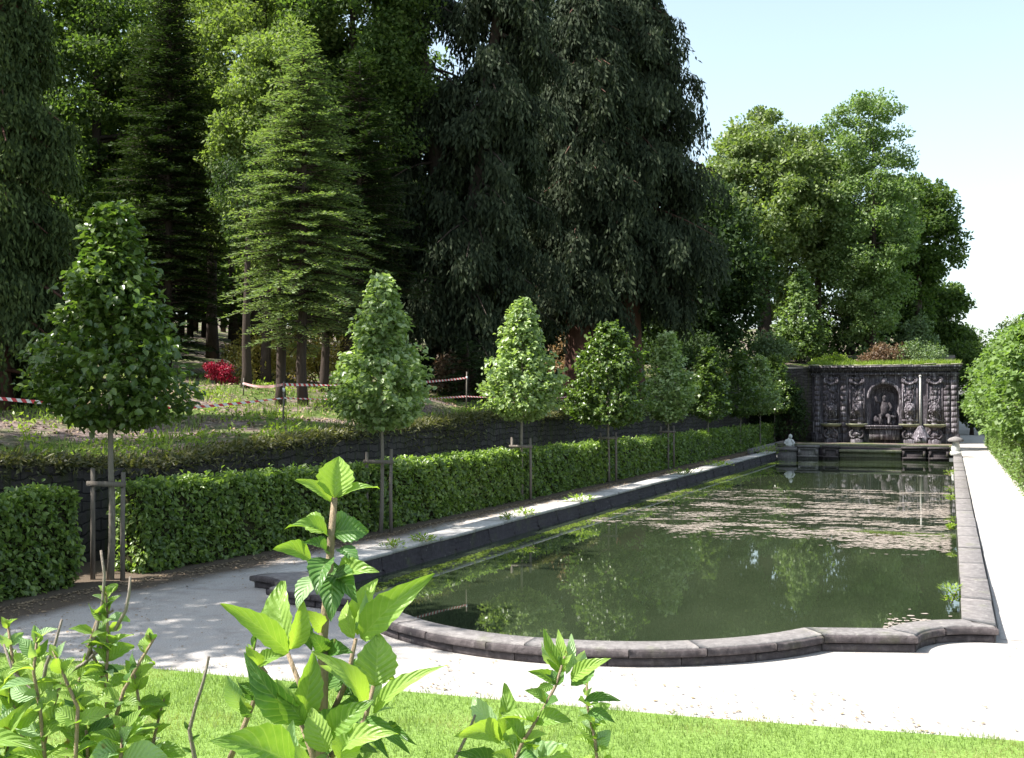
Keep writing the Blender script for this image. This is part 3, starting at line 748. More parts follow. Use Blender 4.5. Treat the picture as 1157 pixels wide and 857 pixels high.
def drooping(name, label, loc, H, z0, R0, mat, seed, nbr=230, per=150, L=.26, shape=.7, trunks=((0, 0, 0, 0),), trunk_r=.45, bark='bark_red', group=None, ry=None, low=0.75, strand=1.0):
    """tall cypress or cedar with hanging sprays; trunks: (dx, dy, top dx, top dy)"""
    rng = R(seed); root = thing(name, loc, label, 'tree', group); ry = ry or R0
    mb = MB(); cen = []; axs = []
    for (dx, dy, tx, ty) in trunks:
        t = np.linspace(0, 1, 10); P = np.c_[dx + (tx - dx) * t ** 1.3, dy + (ty - dy) * t ** 1.3, t * H * .96 - .4]
        rad = trunk_r * (1 - t) ** .8 + .04; rad[0] *= 1.4
        mb.tube(P, rad, 12, bump=.06, rng=rng)
    f = lumpy(rng, 12)
    for i in range(nbr):
        t = rng.uniform(0, 1) ** .85; z = z0 + t * (H - z0)
        a = rng.uniform(0, 6.283); q = np.array([[math.cos(a), math.sin(a), t - .5]])
        rr = (R0 * (1 - t) ** shape * (low + (1 - low) * min(1, t * 4)) + .3) * f(unit(q))[0]
        s = rng.uniform(.35, 1) ** .6
        tr = trunks[rng.integers(len(trunks))]
        cx_ = tr[0] + (tr[2] - tr[0]) * t; cy_ = tr[1] + (tr[3] - tr[1]) * t
        end = np.array([cx_ + math.cos(a) * rr * s, cy_ + math.sin(a) * rr * s * ry / R0, z - .22 * rr * s + .1])
        cen.append(end); axs.append((cx_, cy_, z + .25 * rr * s))
        if rng.uniform() < .6:
            p0 = np.array([cx_, cy_, z + .25 * rr * s]); S = np.linspace(0, 1, 4)[:, None]
            mb.tube(p0 + (end - p0) * S + [0, 0, .35] * (S * (1 - S)) * 2, [.07, .05, .03, .012], 5, cap=False)
    cen = np.array(cen); ax_ = np.array(axs)
    ns = max(6, int(per / 6))                                    # strands hanging from one bough
    C = np.repeat(cen, ns, 0); A0 = np.repeat(ax_, ns, 0); q = rng.uniform(.30, 1.06, (len(C), 1)) ** .8
    side = np.c_[-(C - A0)[:, 1], (C - A0)[:, 0], np.zeros(len(C))]; side = unit(side)
    reach = np.linalg.norm((C - A0)[:, :2], axis=1)[:, None]
    root_ = A0 + (C - A0) * q + side * rng.normal(0, 1, (len(C), 1)) * (.16 + .13 * reach * (1.15 - q)) + [0, 0, 1] * (.25 * q * (1 - q) * reach)
    k = 7; ln = L * rng.uniform(.55, 1.5, len(C)) * strand
    sway = rng.normal(0, .22, (len(C), 2))
    st_ = np.repeat(root_, k, 0); j = np.tile(np.arange(k), len(C))[:, None]; l_ = np.repeat(ln, k)[:, None]
    sw = np.repeat(sway, k, 0)
    P = st_ + np.c_[sw * j * l_ * .5, -j * l_ * .55] + rng.normal(0, L * .16, st_.shape)
    D = np.c_[sw, -np.ones(len(P))] + rng.normal(0, .32, P.shape); out_ = unit(P - np.repeat(A0, k, 0))
    N = out_ + rng.normal(0, .45, P.shape) + [0, 0, .25]
    V, Fc = leaf_arrays(P, D, N, L * rng.uniform(.8, 1.3, len(P)), L * .36 * rng.uniform(.7, 1.3, len(P)), fold=.1)
    link('crown', mesh_np('crown', V, Fc, M[mat]), root)
    mb.build('trunk', M[bark], root, smooth=True)
    return root

def young_tree(loc, H, z0, R0, prof, mat, seed, label, group, L=.115, n=4200, trunk_r=.045, six=True, lean=(0, 0)):
    """clipped young lime: clear stem and a pyramid of big soft leaves. prof: (t, r) from bottom to tip"""
    rng = R(seed); root = thing('young_tree', loc, label, 'tree', group)
    t = rng.uniform(0, 1, n) ** 1.12; pr = np.array(prof); nsh = 26
    # shoots: the crown is built from short leafy shoots that leave lumps and gaps
    ns = int(n / 11); ts = rng.uniform(0, 1, ns) ** 1.1; az = rng.uniform(0, 6.283, ns)
    lob = 1 + .15 * np.sin(az * 3 + seed) * np.cos(ts * 11 + seed) + .08 * np.sin(ts * 37 + az * 2) + rng.normal(0, .09, ns)
    for _ in range(16):
        b0, b1, b2 = rng.uniform(0, 6.283), rng.uniform(0, 1), rng.choice([-.40, -.28, .18, .26])
        da = np.abs((az - b0 + math.pi) % (2 * math.pi) - math.pi); lob = lob + b2 * np.exp(-(da / .55) ** 2 - ((ts - b1) / .09) ** 2)
    rs = R0 * np.interp(ts, pr[:, 0], pr[:, 1]) * lob * rng.uniform(.10, 1.15, ns) ** .40
    S = np.c_[np.cos(az) * rs + lean[0] * ts, np.sin(az) * rs + lean[1] * ts, z0 + ts * (H - z0)]
    ou = np.c_[np.cos(az), np.sin(az), rng.uniform(.1, .9, ns)]; ou = unit(ou)
    per = 11; C = np.repeat(S, per, 0); O = np.repeat(ou, per, 0)
    u = np.tile(np.linspace(-1, .9, per), ns)[:, None]
    P = C + O * u * L * 1.2 + rng.normal(0, L * .35, C.shape)
    D = rng.normal(0, .75, C.shape) + O * .75 + [0, 0, -.55]; N = O * .5 + rng.normal(0, .35, C.shape) + [0, 0, .75]
    ln = rng.uniform(.6, 1.2, len(P)) * L
    V, Fc = leaf_arrays(P, D, N, ln, ln * .85, fold=.16, six=six)
    link('crown', mesh_np('crown', V, Fc, M[mat]), root)
    mb = MB(); tt = np.linspace(0, 1, 10)
    tr = np.c_[np.cumsum(rng.normal(0, .012, 10)) + lean[0] * tt, np.cumsum(rng.normal(0, .012, 10)), tt * (H - .15) - .05]; tr[0, :2] = 0
    mb.tube(tr, trunk_r * (1 - .8 * tt), 10)
    for i in range(36):
        j = rng.integers(ns); c = S[j]; zb = max(z0 * .97, c[2] - .35 * rs[j] - .1)
        p0 = np.array([np.interp(zb, tr[:, 2], tr[:, 0]), np.interp(zb, tr[:, 2], tr[:, 1]), zb])
        mb.tube(np.linspace(p0, c, 4), [.016, .012, .008, .004], 5, cap=False)
    mb.build('trunk', M['bark_grey'], root, smooth=True)
    return root

PYR = [(0, .35), (.06, .78), (.15, 1.0), (.30, .93), (.48, .70), (.66, .44), (.8, .27), (.93, .17), (1, .06)]
SPI = [(0, .30), (.08, .8), (.2, 1.0), (.38, .93), (.52, .62), (.62, .50), (.78, .38), (.92, .24), (1, .08)]
RND = [(0, .45), (.08, .85), (.2, 1.0), (.4, .93), (.6, .72), (.78, .50), (.9, .32), (1, .08)]
G1 = 'young clipped trees along the left hedge'
# (x, y, top, crown bottom, radius, profile, material, label)
left_row = [
 (-11.25, 12.74, 5.32, 2.25, 1.03, PYR, 'lime_leaf', 'largest dark green young tree, nearest on the left, held between two stakes'),
 (-10.30, 19.13, 4.90, 2.10, .92, PYR, 'lime_leaf_sunlit', 'bright sunlit young tree with stakes, second from the left'),
 (-10.25, 26.67, 5.10, 2.15, 1.0, SPI, 'lime_leaf_sunlit', 'pale young tree with narrow spire top, third from the left above the hedge'),
 (-9.90, 33.33, 4.90, 1.85, 1.22, RND, 'lime_leaf', 'broad dark rounded young tree between two pale spired ones'),
 (-9.75, 40.50, 5.00, 1.85, .92, SPI, 'lime_leaf_sunlit', 'slender pale young tree just right of the broad dark one'),
 (-9.65, 47.50, 4.75, 1.80, 1.02, PYR, 'lime_leaf', 'dark young tree in the left row, sixth from the front'),
 (-9.50, 54.50, 4.85, 1.80, 1.05, PYR, 'lime_leaf', 'dark young tree in the left row, seventh from the front'),
 (-9.35, 59.60, 4.80, 1.90, 1.15, RND, 'lime_leaf_sunlit', 'lit young tree near the far end of the left hedge, eighth from the front'),
 (-9.25, 64.20, 5.10, 1.80, 1.25, RND, 'lime_leaf', 'last shaded young tree of the left row beside the fountain wall')]
for i, (x, y, h, zb, r, pf, mt, lb) in enumerate(left_row):
    young_tree((x + .0, y, 0), h, zb, r, pf, mt, 100 + i, lb, G1, L=.122 if i < 4 else .15, n=[11000, 8600, 8600, 10500, 6000, 5200, 5000, 5000, 5000][i], trunk_r=.055 if i == 0 else .045, six=i < 4)
    # support frame: two round stakes and a crossbar
for i, (x, y, *_r) in enumerate(left_row[:5]):
    lb = ['two tall weathered stakes with crossbar holding the nearest young tree', 'twin stakes with crossbar holding the second young tree',
          'twin stakes holding the third young tree with spire top', 'twin stakes at the broad dark young tree', 'twin stakes at the fifth young tree of the left row'][i]
    s = thing('tree_support', (x, y, 0), lb, 'tree stakes', 'stake frames of the young trees'); rng = R(300 + i)
    hw = .24; 
    for sg in (-1, 1):
        m_ = MB(); hh = rng.uniform(1.52, 1.64); lx, ly = rng.normal(0, .015, 2)
        a = .15
        px_, py_ = sg * hw * math.cos(a), sg * hw * math.sin(a) - .05
        m_.tube([(px_, py_, -.1), (px_ + lx * .5, py_ + ly, hh * .5), (px_ + lx, py_, hh)], [.036, .034, .032], 10); m_.build('stake', M['wood_post'], s, smooth=False)
    m_ = MB(); m_.box((0, -.10, 1.38), (.62, .03, .07), .15, .003, rng); m_.build('crossbar', M['wood_post'], s)

# right-hand row: trees over the lit hedge
G2 = 'bright young trees along the right hedge'
rl = ['nearest bright young tree of the right-hand row, cut by the picture edge', 'second bright young tree of the right-hand row', 'third bright young tree of the right-hand row',
      'fourth bright young tree of the right-hand row', 'fifth bright young tree of the right-hand row', 'sixth bright young tree of the right-hand row', 'farthest bright young tree of the right-hand row, by the fountain wall']
rng = R(77)
for i in range(7):
    y = 31.5 + i * 5.6
    young_tree((2.25 + rng.normal(0, .06), y, 0), 5.1 + rng.normal(0, .2), 1.45, 1.35, RND, 'right_leaf', 130 + i, rl[i], G2, L=.17, n=7000 if i < 4 else 4600, six=False)

# ------------------------------------------------------------------ hedges
def hedge(p0, p1, h0, h1, wd, mat, seed, label, group, dens, L, base=.02, face=None):
    """clipped hedge from p0 to p1: dark twiggy core and a skin of leaves"""
    rng = R(seed); p0 = np.array(p0, float); p1 = np.array(p1, float); d = p1 - p0; Ln = np.linalg.norm(d); u = d / Ln; v = np.array([u[1], -u[0]])
    mid = (p0 + p1) / 2; root = thing('hedge', (mid[0], mid[1], 0), label, 'hedge', group)
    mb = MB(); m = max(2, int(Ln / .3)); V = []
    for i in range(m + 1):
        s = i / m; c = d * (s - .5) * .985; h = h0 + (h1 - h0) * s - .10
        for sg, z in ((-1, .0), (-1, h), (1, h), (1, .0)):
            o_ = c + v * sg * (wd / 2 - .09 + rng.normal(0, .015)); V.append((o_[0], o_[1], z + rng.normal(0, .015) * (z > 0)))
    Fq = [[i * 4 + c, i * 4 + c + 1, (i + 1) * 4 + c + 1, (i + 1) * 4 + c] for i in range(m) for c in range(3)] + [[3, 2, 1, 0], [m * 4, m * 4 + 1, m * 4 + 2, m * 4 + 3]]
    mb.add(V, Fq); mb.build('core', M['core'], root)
    Pl, Nl = [], []
    def skin(n, f):
        a = rng.uniform(0, 1, n); b = rng.uniform(0, 1, n); P, N = f(a, b); Pl.append(P); Nl.append(N)
    def side(sg):
        def f(a, b):
            h = h0 + (h1 - h0) * a; z = base + (h - base) * b; c = d * (a[:, None] - .5)
            w_ = wd / 2 * sg * (1 + .08 * np.sin(a * Ln * 2.1 + seed) * np.sin(z * 4) - .05 * (b > .93))
            o_ = c + v * w_[:, None]; return np.c_[o_, z], np.tile([v[0] * sg, v[1] * sg, .25], (len(a), 1))
        return f
    def top(a, b):
        c = d * (a[:, None] - .5) + v * ((b - .5) * wd)[:, None]; h = h0 + (h1 - h0) * a + .02 * np.sin(a * Ln * 3 + seed)
        return np.c_[c, h], np.tile([0, 0, 1.0], (len(a), 1))
    def end(e):
        def f(a, b):
            c = u * (e * Ln / 2) + v * ((a - .5) * wd)[:, None]; return np.c_[c, base + b * (h0 - base)], np.tile([u[0] * e, u[1] * e, .2], (len(a), 1))
        return f
    skin(int(dens * Ln * h0), side(1)); skin(int(dens * Ln * h0 * .35), side(-1)); skin(int(dens * Ln * wd * 1.3), top)
    skin(int(dens * wd * h0), end(-1)); skin(int(dens * wd * h0), end(1))
    P = np.concatenate(Pl); N = np.concatenate(Nl); n = len(P)
    P = P + N * (.045 * np.sin(P[:, 0] * 5.1 + P[:, 1] * 4.3 + seed) * np.sin(P[:, 2] * 6 + P[:, 1] * 2.1) + .03 * np.sin(P[:, 1] * 11 + P[:, 2] * 9))[:, None] - N * (np.abs(rng.normal(0, .05, n)) + .07 * (np.sin(P[:, 1] * 23 + P[:, 2] * 17 + 2 * np.sin(P[:, 2] * 13)) * np.sin(P[:, 2] * 21 + P[:, 0] * 9) > .35))[:, None] + N * (rng.uniform(0, 1, n) < .06)[:, None] * rng.uniform(0, .07, n)[:, None] + rng.normal(0, .012, (n, 3)); P[:, 2] = np.maximum(P[:, 2], .01)
    P[:, 2] += (np.abs(N[:, 2]) > .9) * (rng.uniform(0, 1, n) < .07) * rng.uniform(0, .09, n)
    D = rng.normal(0, .7, (n, 3)) + N * .35 + [0, 0, -.5]; NN = N * .7 + rng.normal(0, .6, (n, 3)) + [0, 0, .7]
    ln = rng.uniform(.6, 1.25, n) * L
    V, Fc = leaf_arrays(P, D, NN, ln, ln * .62, fold=.15, six=dens > 900)
    link('foliage', mesh_np('foliage', V, Fc, M[mat]), root)
GH = 'clipped hedge sections between the young trees on the left'
hl = ['nearest clipped hedge section, cut by the left picture edge', 'dark clipped hedge section between the first and second young tree', 'clipped hedge section between the second and third young tree',
      'clipped hedge section between the third and fourth young tree', 'clipped hedge section between the fourth and fifth young tree', 'clipped hedge section between the fifth and sixth young tree',
      'clipped hedge section between the sixth and seventh young tree', 'clipped hedge section between the seventh and eighth young tree', 'last shaded hedge section before the fountain wall']
ys = [4.5] + [q[1] for q in left_row[:8]] + [64.6]
for i in range(len(ys) - 1):
    a, b = ys[i] + (.10 if i else 0), ys[i + 1] - (.10 if i < 8 else 0)
    if i == 0: b = 12.15
    if i == 1: a = 13.35
    a_, b_ = (a, b); off = -.30
    hz = lambda y: float(np.interp(y, [8, 13, 20, 35, 64], [1.32, 1.32, 1.28, 1.20, 1.15]))
    hedge((row_x(a) + off, a), (row_x(b) + off, b), hz(a), hz(b), .62, 'hedge_leaf', 200 + i, hl[i], GH, [1150, 1150, 950, 750, 600, 450, 400, 350, 300][i], [.092, .092, .095, .10, .105, .11, .12, .12, .12][i])
hedge((2.12, 26.0), (2.12, 64.5), 1.25, 1.25, .66, 'right_leaf', 240, 'long bright clipped hedge along the right edge of the pale path', None, 420, .085)

# ------------------------------------------------------------------ fountain wall at the far end
def fountain_wall():
    X0, X1, Y, HT = -7.34, .51, WALL_Y, 4.38
    root = thing('fountain_wall', ((X0 + X1) / 2, Y, 0), 'dark weathered baroque fountain wall with arched niche at the far end of the pond', 'fountain wall')
    org = np.array([(X0 + X1) / 2, Y, 0]); cxn = (X0 + X1) / 2 + .03
    def B(mb, name, mat='monument', smooth=False): return mb.build(name, M[mat], root, smooth, org=org)
    # body with an arched opening, built as strips so that the niche is a real recess
    r = .78; zs = 2.68; zb = 1.12; dep = .75; mb = MB()
    def front(xa, xb, za, zt): mb.add([(xa, Y, za), (xb, Y, za), (xb, Y, zt), (xa, Y, zt)], [[0, 1, 2, 3]])
    front(X0, cxn - r, 0, HT); front(cxn + r, X1, 0, HT); front(cxn - r, cxn + r, 0, zb)
    a = np.linspace(math.pi, 0, 17); ax = cxn + r * np.cos(a); az = zs + r * np.sin(a)
    mb.add([(q, Y, z) for q, z in zip(ax, az)] + [(q, Y, HT) for q in ax], [[i, i + 1, 17 + i + 1, 17 + i] for i in range(16)])
    # concave half-round niche: jambs and half dome
    th = np.linspace(0, math.pi, 13)
    V = [(cxn + r * math.cos(t), Y + dep * math.sin(t), z) for z in (zb, zs) for t in th]
    mb.add(V, [[i, 13 + i, 13 + i + 1, i + 1] for i in range(12)])
    V = []; 
    for p in np.linspace(0, math.pi / 2, 8):
        for t in th: V.append((cxn + r * math.cos(p) * math.cos(t) if True else 0, Y + dep * math.cos(p) * math.sin(t), zs + r * math.sin(p)))
    mb.add(V, [[i * 13 + j, (i + 1) * 13 + j, (i + 1) * 13 + j + 1, i * 13 + j + 1] for i in range(7) for j in range(12)])
    mb.add([(cxn + r * math.cos(t), Y + dep * math.sin(t), zb) for t in th] + [(cxn, Y, zb)], [[i, i + 1, 13] for i in range(12)])
    mb.add([(X0, Y, 0), (X0, Y + 1.2, 0), (X0, Y + 1.2, HT), (X0, Y, HT), (X1, Y, 0), (X1, Y + 1.2, 0), (X1, Y + 1.2, HT), (X1, Y, HT)], [[0, 3, 2, 1], [4, 5, 6, 7], [3, 7, 6, 2], [1, 2, 6, 5]])
    B(mb, 'wall_body')
    # arch ring and keystone
    mb = MB(); a = np.linspace(-.05, math.pi + .05, 23)
    V = [(cxn + q * math.cos(t), Y - dd, zs + q * math.sin(t)) for q, dd in ((r + .17, .003), (r + .17, .11), (r + .01, .11), (r + .01, .003)) for t in a]
    mb.add(V, [[k * 23 + i, k * 23 + i + 1, ((k + 1) % 4) * 23 + i + 1, ((k + 1) % 4) * 23 + i] for k in range(4) for i in range(22)])
    mb.box((cxn, Y - .12, zs + r + .14), (.24, .22, .36)); B(mb, 'arch_ring')
    # cornice: stepped courses with overhang
    mb = MB()
    for z, h, o_ in ((HT - .42, .10, .10), (HT - .20, .06, .16), (HT - .13, .10, .28), (HT - .02, .11, .38)):
        mb.box(((X0 + X1) / 2, Y + .5 - o_ / 2, z + h / 2), (X1 - X0 + 2 * o_ * .5, 1.2 + o_, h))
    B(mb, 'cornice')
    mb = MB(); rng = R(400); x_ = X0 - .18
    while x_ < X1 + .1:
        l = rng.uniform(.5, .9); mb.box((x_ + l / 2, Y + .2 + rng.normal(0, .02), HT + .135 + rng.normal(0, .012)), (l - .02, 1.3, .07), 0, .01, rng); x_ += l
    B(mb, 'capstones', 'mossy')
    # plinth
    mb = MB(); mb.box(((X0 + X1) / 2, Y - .07, .30), (X1 - X0 + .1, .30, .60)); mb.box(((X0 + X1) / 2, Y - .05, .63), (X1 - X0 + .04, .20, .07)); B(mb, 'plinth')
    # rusticated pilasters: stacked drums of stone
    pil = [X0 + .28, X0 + 1.72, cxn - 1.42 + .1, cxn + 1.32, cxn + 2.63, X1 - .62, X1 - .24, X0 + .72]
    for i, x_ in enumerate(pil):
        mb = MB(); wd = .30 if i < 7 else .2; z = .67
        while z < HT - .5:
            h = .30; mb.box((x_ + rng.normal(0, .003), Y - .075, z + h / 2), (wd, .15 + rng.uniform(0, .006), h - .008), 0, .002, rng); z += h
        mb.box((x_, Y - .09, HT - .46), (wd + .12, .20, .10)); mb.box((x_, Y - .06, z / 2 + .3), (wd - .06, .1, z - .6))
        B(mb, 'pilaster')
    # panels with scroll cartouche, mask and hanging drapery relief above each basin
    cols = [(X0 + 1.03, 'monument'), (cxn - 1.62 - .02 + .0, 'monument'), (cxn + 1.70 - .25, 'monument_light'), (cxn + 2.92 + .05, 'monument')]
    cols = [(-6.28, 'monument'), (-4.86, 'monument'), (-2.03, 'monument_light'), (-.72, 'monument')]  # one panel takes the pale tone as a painted patch of sun
    for x_, mt in cols:
        mb = MB(); mb.box((x_, Y - .05, 2.45), (.82, .10, 2.3)); mb.box((x_, Y - .12, 3.55), (.92, .10, .09)); mb.box((x_, Y - .10, 1.40), (.86, .10, .09))
        for sg in (-1, 1): mb.box((x_ + sg * .385, Y - .115, 2.47), (.07, .07, 2.05))
        # dripping stalactite relief
        for k in range(46):
            qx = x_ + rng.uniform(-.31, .31); qz = rng.uniform(1.55, 3.35); l = rng.uniform(.12, .4)
            mb.tube([(qx, Y - .10, qz + l / 2), (qx + rng.normal(0, .02), Y - .15, qz), (qx, Y - .11, qz - l / 2)], [.035, .05, .015], 6)
        B(mb, 'relief_panel', mt)
        mb = MB()                                   # scroll cartouche: volutes and shell
        a = np.linspace(0, 4.6, 20)
        for sg in (-1, 1):
            mb.tube([(x_ + sg * (.24 - .045 * t * math.cos(t) * 1.0), Y - .2, 3.72 + .045 * t * math.sin(t)) for t in a], np.linspace(.035, .075, 20), 8)
        mb.tube([(x_ + .30 * math.cos(t), Y - .2, 3.70 + .26 * math.sin(t)) for t in np.linspace(math.pi, 2 * math.pi, 12)], .06, 8)
        mb.sphere((x_, Y - .16, 3.74), (.16, .09, .14)); B(mb, 'cartouche', mt, True)
        # lion-like spouting mask
        mb = MB(); mb.sphere((x_, Y - .24, 2.02), (.20, .16, .24), 16, 12); mb.sphere((x_, Y - .38, 1.97), (.09, .09, .08)); 
        for sg in (-1, 1): mb.sphere((x_ + sg * .09, Y - .365, 2.08), .04); mb.sphere((x_ + sg * .20, Y - .2, 2.12), (.07, .05, .09))
        for t in np.linspace(.1, 2 * math.pi - .1, 15): mb.sphere((x_ + .23 * math.sin(t), Y - .18, 2.03 - .27 * math.cos(t)), (.07, .06, .08), 8, 6)
        mk = B(mb, 'spout_mask', mt, True)
        # basin: wide shell bowl on a scrolled foot
        mb = MB()
        mb.lathe((x_, Y - .42, 0), [(0.02, 1.02), (.44, 1.03), (.55, 1.09), (.60, 1.16), (.60, 1.20), (.54, 1.20), (.48, 1.12), (.1, 1.06), (.0, 1.06)], 24, 1.0, .75); B(mb, 'basin', 'mossy', True)
        mb = MB(); mb.lathe((x_, Y - .42, 0), [(.0, 1.03), (.34, 1.02), (.26, .93), (.16, .86), (.17, .78), (.30, .70), (.36, .58), (.24, .47), (.20, .40), (.30, .34), (.36, .30), (.36, 0)], 16, 1.0, .8)
        for sg in (-1, 1): mb.tube([(x_ + sg * (.20 + .16 * math.sin(t)), Y - .62, .62 + .20 * math.cos(t)) for t in np.linspace(0, 4.4, 14)], np.linspace(.07, .045, 14), 8)
        B(mb, 'basin_foot', 'monument', True)
    # centre trough under the niche
    mb = MB(); mb.box((cxn, Y - .38, .98), (1.95, .70, .14)); mb.box((cxn, Y - .34, .62), (1.6, .55, .60)); mb.box((cxn, Y - .38, 1.08), (2.05, .76, .06)); B(mb, 'trough')
    # niche figure: seated river god on rocks, with raised arm and an urn
    mb = MB()
    for k in range(26):
        mb.sphere((cxn + rng.uniform(-.5, .5), Y + .12 + rng.uniform(0, .3), 1.16 + rng.uniform(0, .55)), tuple(rng.uniform(.12, .24, 3)), 8, 6)
    B(mb, 'niche_rocks', 'monument_dark', True)
    mb = MB()
    mb.tube([(cxn - .02, Y + .12, 1.62), (cxn, Y + .10, 1.85), (cxn + .02, Y + .12, 2.15), (cxn, Y + .12, 2.40), (cxn, Y + .12, 2.50)], [.20, .21, .24, .18, .09], 14)
    mb.sphere((cxn - .01, Y + .08, 2.64), (.12, .13, .16), 14, 10); mb.sphere((cxn - .01, Y + .0, 2.52), (.09, .07, .12))
    mb.tube([(cxn - .20, Y + .1, 2.36), (cxn - .42, Y + .02, 2.46), (cxn - .50, Y - .02, 2.74)], [.085, .07, .045], 10)
    mb.tube([(cxn + .20, Y + .1, 2.36), (cxn + .36, Y + .04, 2.12), (cxn + .28, Y - .08, 1.92)], [.085, .07, .05], 10)
    mb.tube([(cxn - .12, Y + .05, 1.66), (cxn - .22, Y - .20, 1.68), (cxn - .22, Y - .24, 1.30), (cxn - .24, Y - .32, 1.18)], [.14, .11, .08, .05], 10)
    mb.tube([(cxn + .12, Y + .05, 1.66), (cxn + .26, Y - .18, 1.62), (cxn + .24, Y - .20, 1.28), (cxn + .26, Y - .30, 1.18)], [.14, .11, .08, .05], 10)
    B(mb, 'niche_figure', 'monument_dark', True)
    return root
fountain_wall()

# side walls joining the monument to the bank
mb = MB(); mb.box((-9.45, WALL_Y + .35, 2.1), (4.15, .7, 4.6), 0); o = mb.build('flanking_wall', M['masonry']); tag(o, 'plain dark flanking wall left of the fountain wall behind the last young tree', 'wall')

# slender stone post with pyramid foot, in front of the monument
pp = thing('stone_post', (-1.40, 62.2, .0), 'tall slender pale stone post on a pyramid foot before the fountain wall', 'stone post')
mb = MB(); mb.box((0, 0, .42), (.62, .62, .30)); mb.lathe((0, 0, 0), [(.46, .57), (.40, .66), (.14, 1.12), (.10, 1.18), (0, 1.18)], 4); mb.build('foot', M['monument_light'], pp)
mb = MB(); mb.tube([(0, 0, 1.1), (0, 0, 3.75)], [.06, .045], 8); mb.sphere((0, 0, 3.8), .07); mb.build('shaft', M['coping_pale'], pp)

# far end of the basin: ledge of piers, panels and mossy sill, terrace behind
def far_ledge():
    root = thing('far_ledge', (-3.8, POOL_Y1, 0), 'low mossy stone ledge with recessed panels closing the far end of the pond', 'stone ledge'); Y = POOL_Y1; org = (-3.8, Y, 0)
    def B(mb, name, mat): return mb.build(name, M[mat], root, org=org)
    mb = MB(); mb.box((-3.7, Y + .55, -.05), (7.4, .5, .9)); B(mb, 'wall', 'coping_dark')
    for xa, xb, mt in ((-6.45, -5.55, 'coping'), (-5.35, -4.65, 'coping_dark2'), (-1.95, -.95, 'coping_dark'), (-.85, .0, 'coping_dark')):
        mb = MB(); w_ = xb - xa; c = (xa + xb) / 2
        mb.box((c, Y + .14, .04), (w_, .30, .70)); mb.box((c, Y + .12, .43), (w_ + .08, .42, .09))
        mb.box((c, Y - .035, .32), (w_ - .04, .05, .07)); mb.box((c, Y - .035, -.02), (w_ - .04, .05, .10))
        for sg in (-1, 1): mb.box((c + sg * (w_ / 2 - .07), Y - .036, .16), (.10, .05, .27))
        B(mb, 'pier', mt)
    mb = MB(); mb.box((-3.3, Y + .16, .26), (2.66, .50, .12)); mb.box((-3.3, Y + .22, .05), (2.6, .3, .5)); B(mb, 'sill', 'mossy')
    mb = MB(); mb.box((-6.95, Y + .2, .30), (.95, .6, .14)); mb.box((-6.95, Y + .25, -.05), (.85, .5, .6)); B(mb, 'block', 'coping')
    mb = MB(); mb.box((-3.8, Y + 1.0, .48), (7.6, .5, .10)); B(mb, 'top_slab', 'mossy')  # mossy stone here also darkens the slab in place of shade
far_ledge()
sheet('terrace', [(-8.6, POOL_Y1 + .8), (.2, POOL_Y1 + .8), (.2, 66), (-8.6, 66)], .12, M['soil'])  # dark soil colour stands in for shade over the terrace
mb = MB(); mb.box((.31, 59.2, .05), (.24, 13.6, .40)); mb.box((-8.7, 59.2, .05), (.24, 13.6, .40)); tag(mb.build('terrace_edge', M['coping']), kind='structure')
# small capped bollard on the right coping end, figure on the left one
b = thing('stone_bollard', (.26, 50.9, H_COP), 'short round-capped stone bollard on the far right end of the rim', 'bollard')
mb = MB(); mb.box((0, 0, .09), (.42, .42, .18)); mb.lathe((0, 0, 0), [(.16, .18), (.19, .30), (.14, .50), (.15, .60)], 16); mb.build('pedestal', M['statue'], b)
mb = MB(); mb.lathe((0, 0, 0), [(.30, .60), (.33, .66), (.26, .74), (.10, .80), (0, .82)], 16); mb.build('cap', M['coping'], b)
s = thing('garden_statue', (-6.85, 52.2, .37), 'small white weathered statue crouching on the far left end of the rim', 'statue')
mb = MB(); mb.tube([(0, 0, 0), (.02, 0, .14), (-.02, 0, .30), (.03, 0, .42)], [.20, .19, .14, .08], 12); mb.sphere((.05, -.04, .50), (.09, .10, .11)); mb.tube([(.12, -.05, .34), (.22, -.1, .22), (.16, -.16, .10)], [.06, .05, .04], 8); mb.tube([(-.1, -.05, .34), (-.2, -.1, .2), (-.1, -.18, .1)], [.06, .05, .04], 8)
mb.build('figure', M['statue'], s, smooth=True)
mb = MB(); mb.box((0, 0, .03), (.5, .4, .06)); mb.build('base', M['coping'], s)

# ------------------------------------------------------------------ weeds on the rim
def weed(loc, r, h, seed, label, mat='weed', n=70, L=.10):
    rng = R(seed); t = thing('weed_plant', loc, label, 'plant', 'weeds growing on the pond rim')
    P = rng.normal(0, 1, (n, 3)) * [r * .5, r * .5, 0]; P[:, 2] = rng.uniform(0, h, n)
    D = unit(P * [1, 1, 0] + 1e-3) + rng.normal(0, .4, (n, 3)) + [0, 0, .5]
    V, Fc = leaf_arrays(P, D, rng.normal(0, .3, (n, 3)) + [0, 0, 1], rng.uniform(.6, 1.3, n) * L, rng.uniform(.6, 1.2, n) * L * .35)
    link('leaves', mesh_np('leaves', V, Fc, M[mat]), t)
    mb = MB()
    for k in range(5): q = P[k * 3]; mb.tube([(0, 0, -.02), tuple(q * .5), tuple(q)], .006, 5, cap=False)
    mb.build('stems', M['stem'], t)
def lw(y): return -8.95 + .0236 * (y - 12.9) + .60
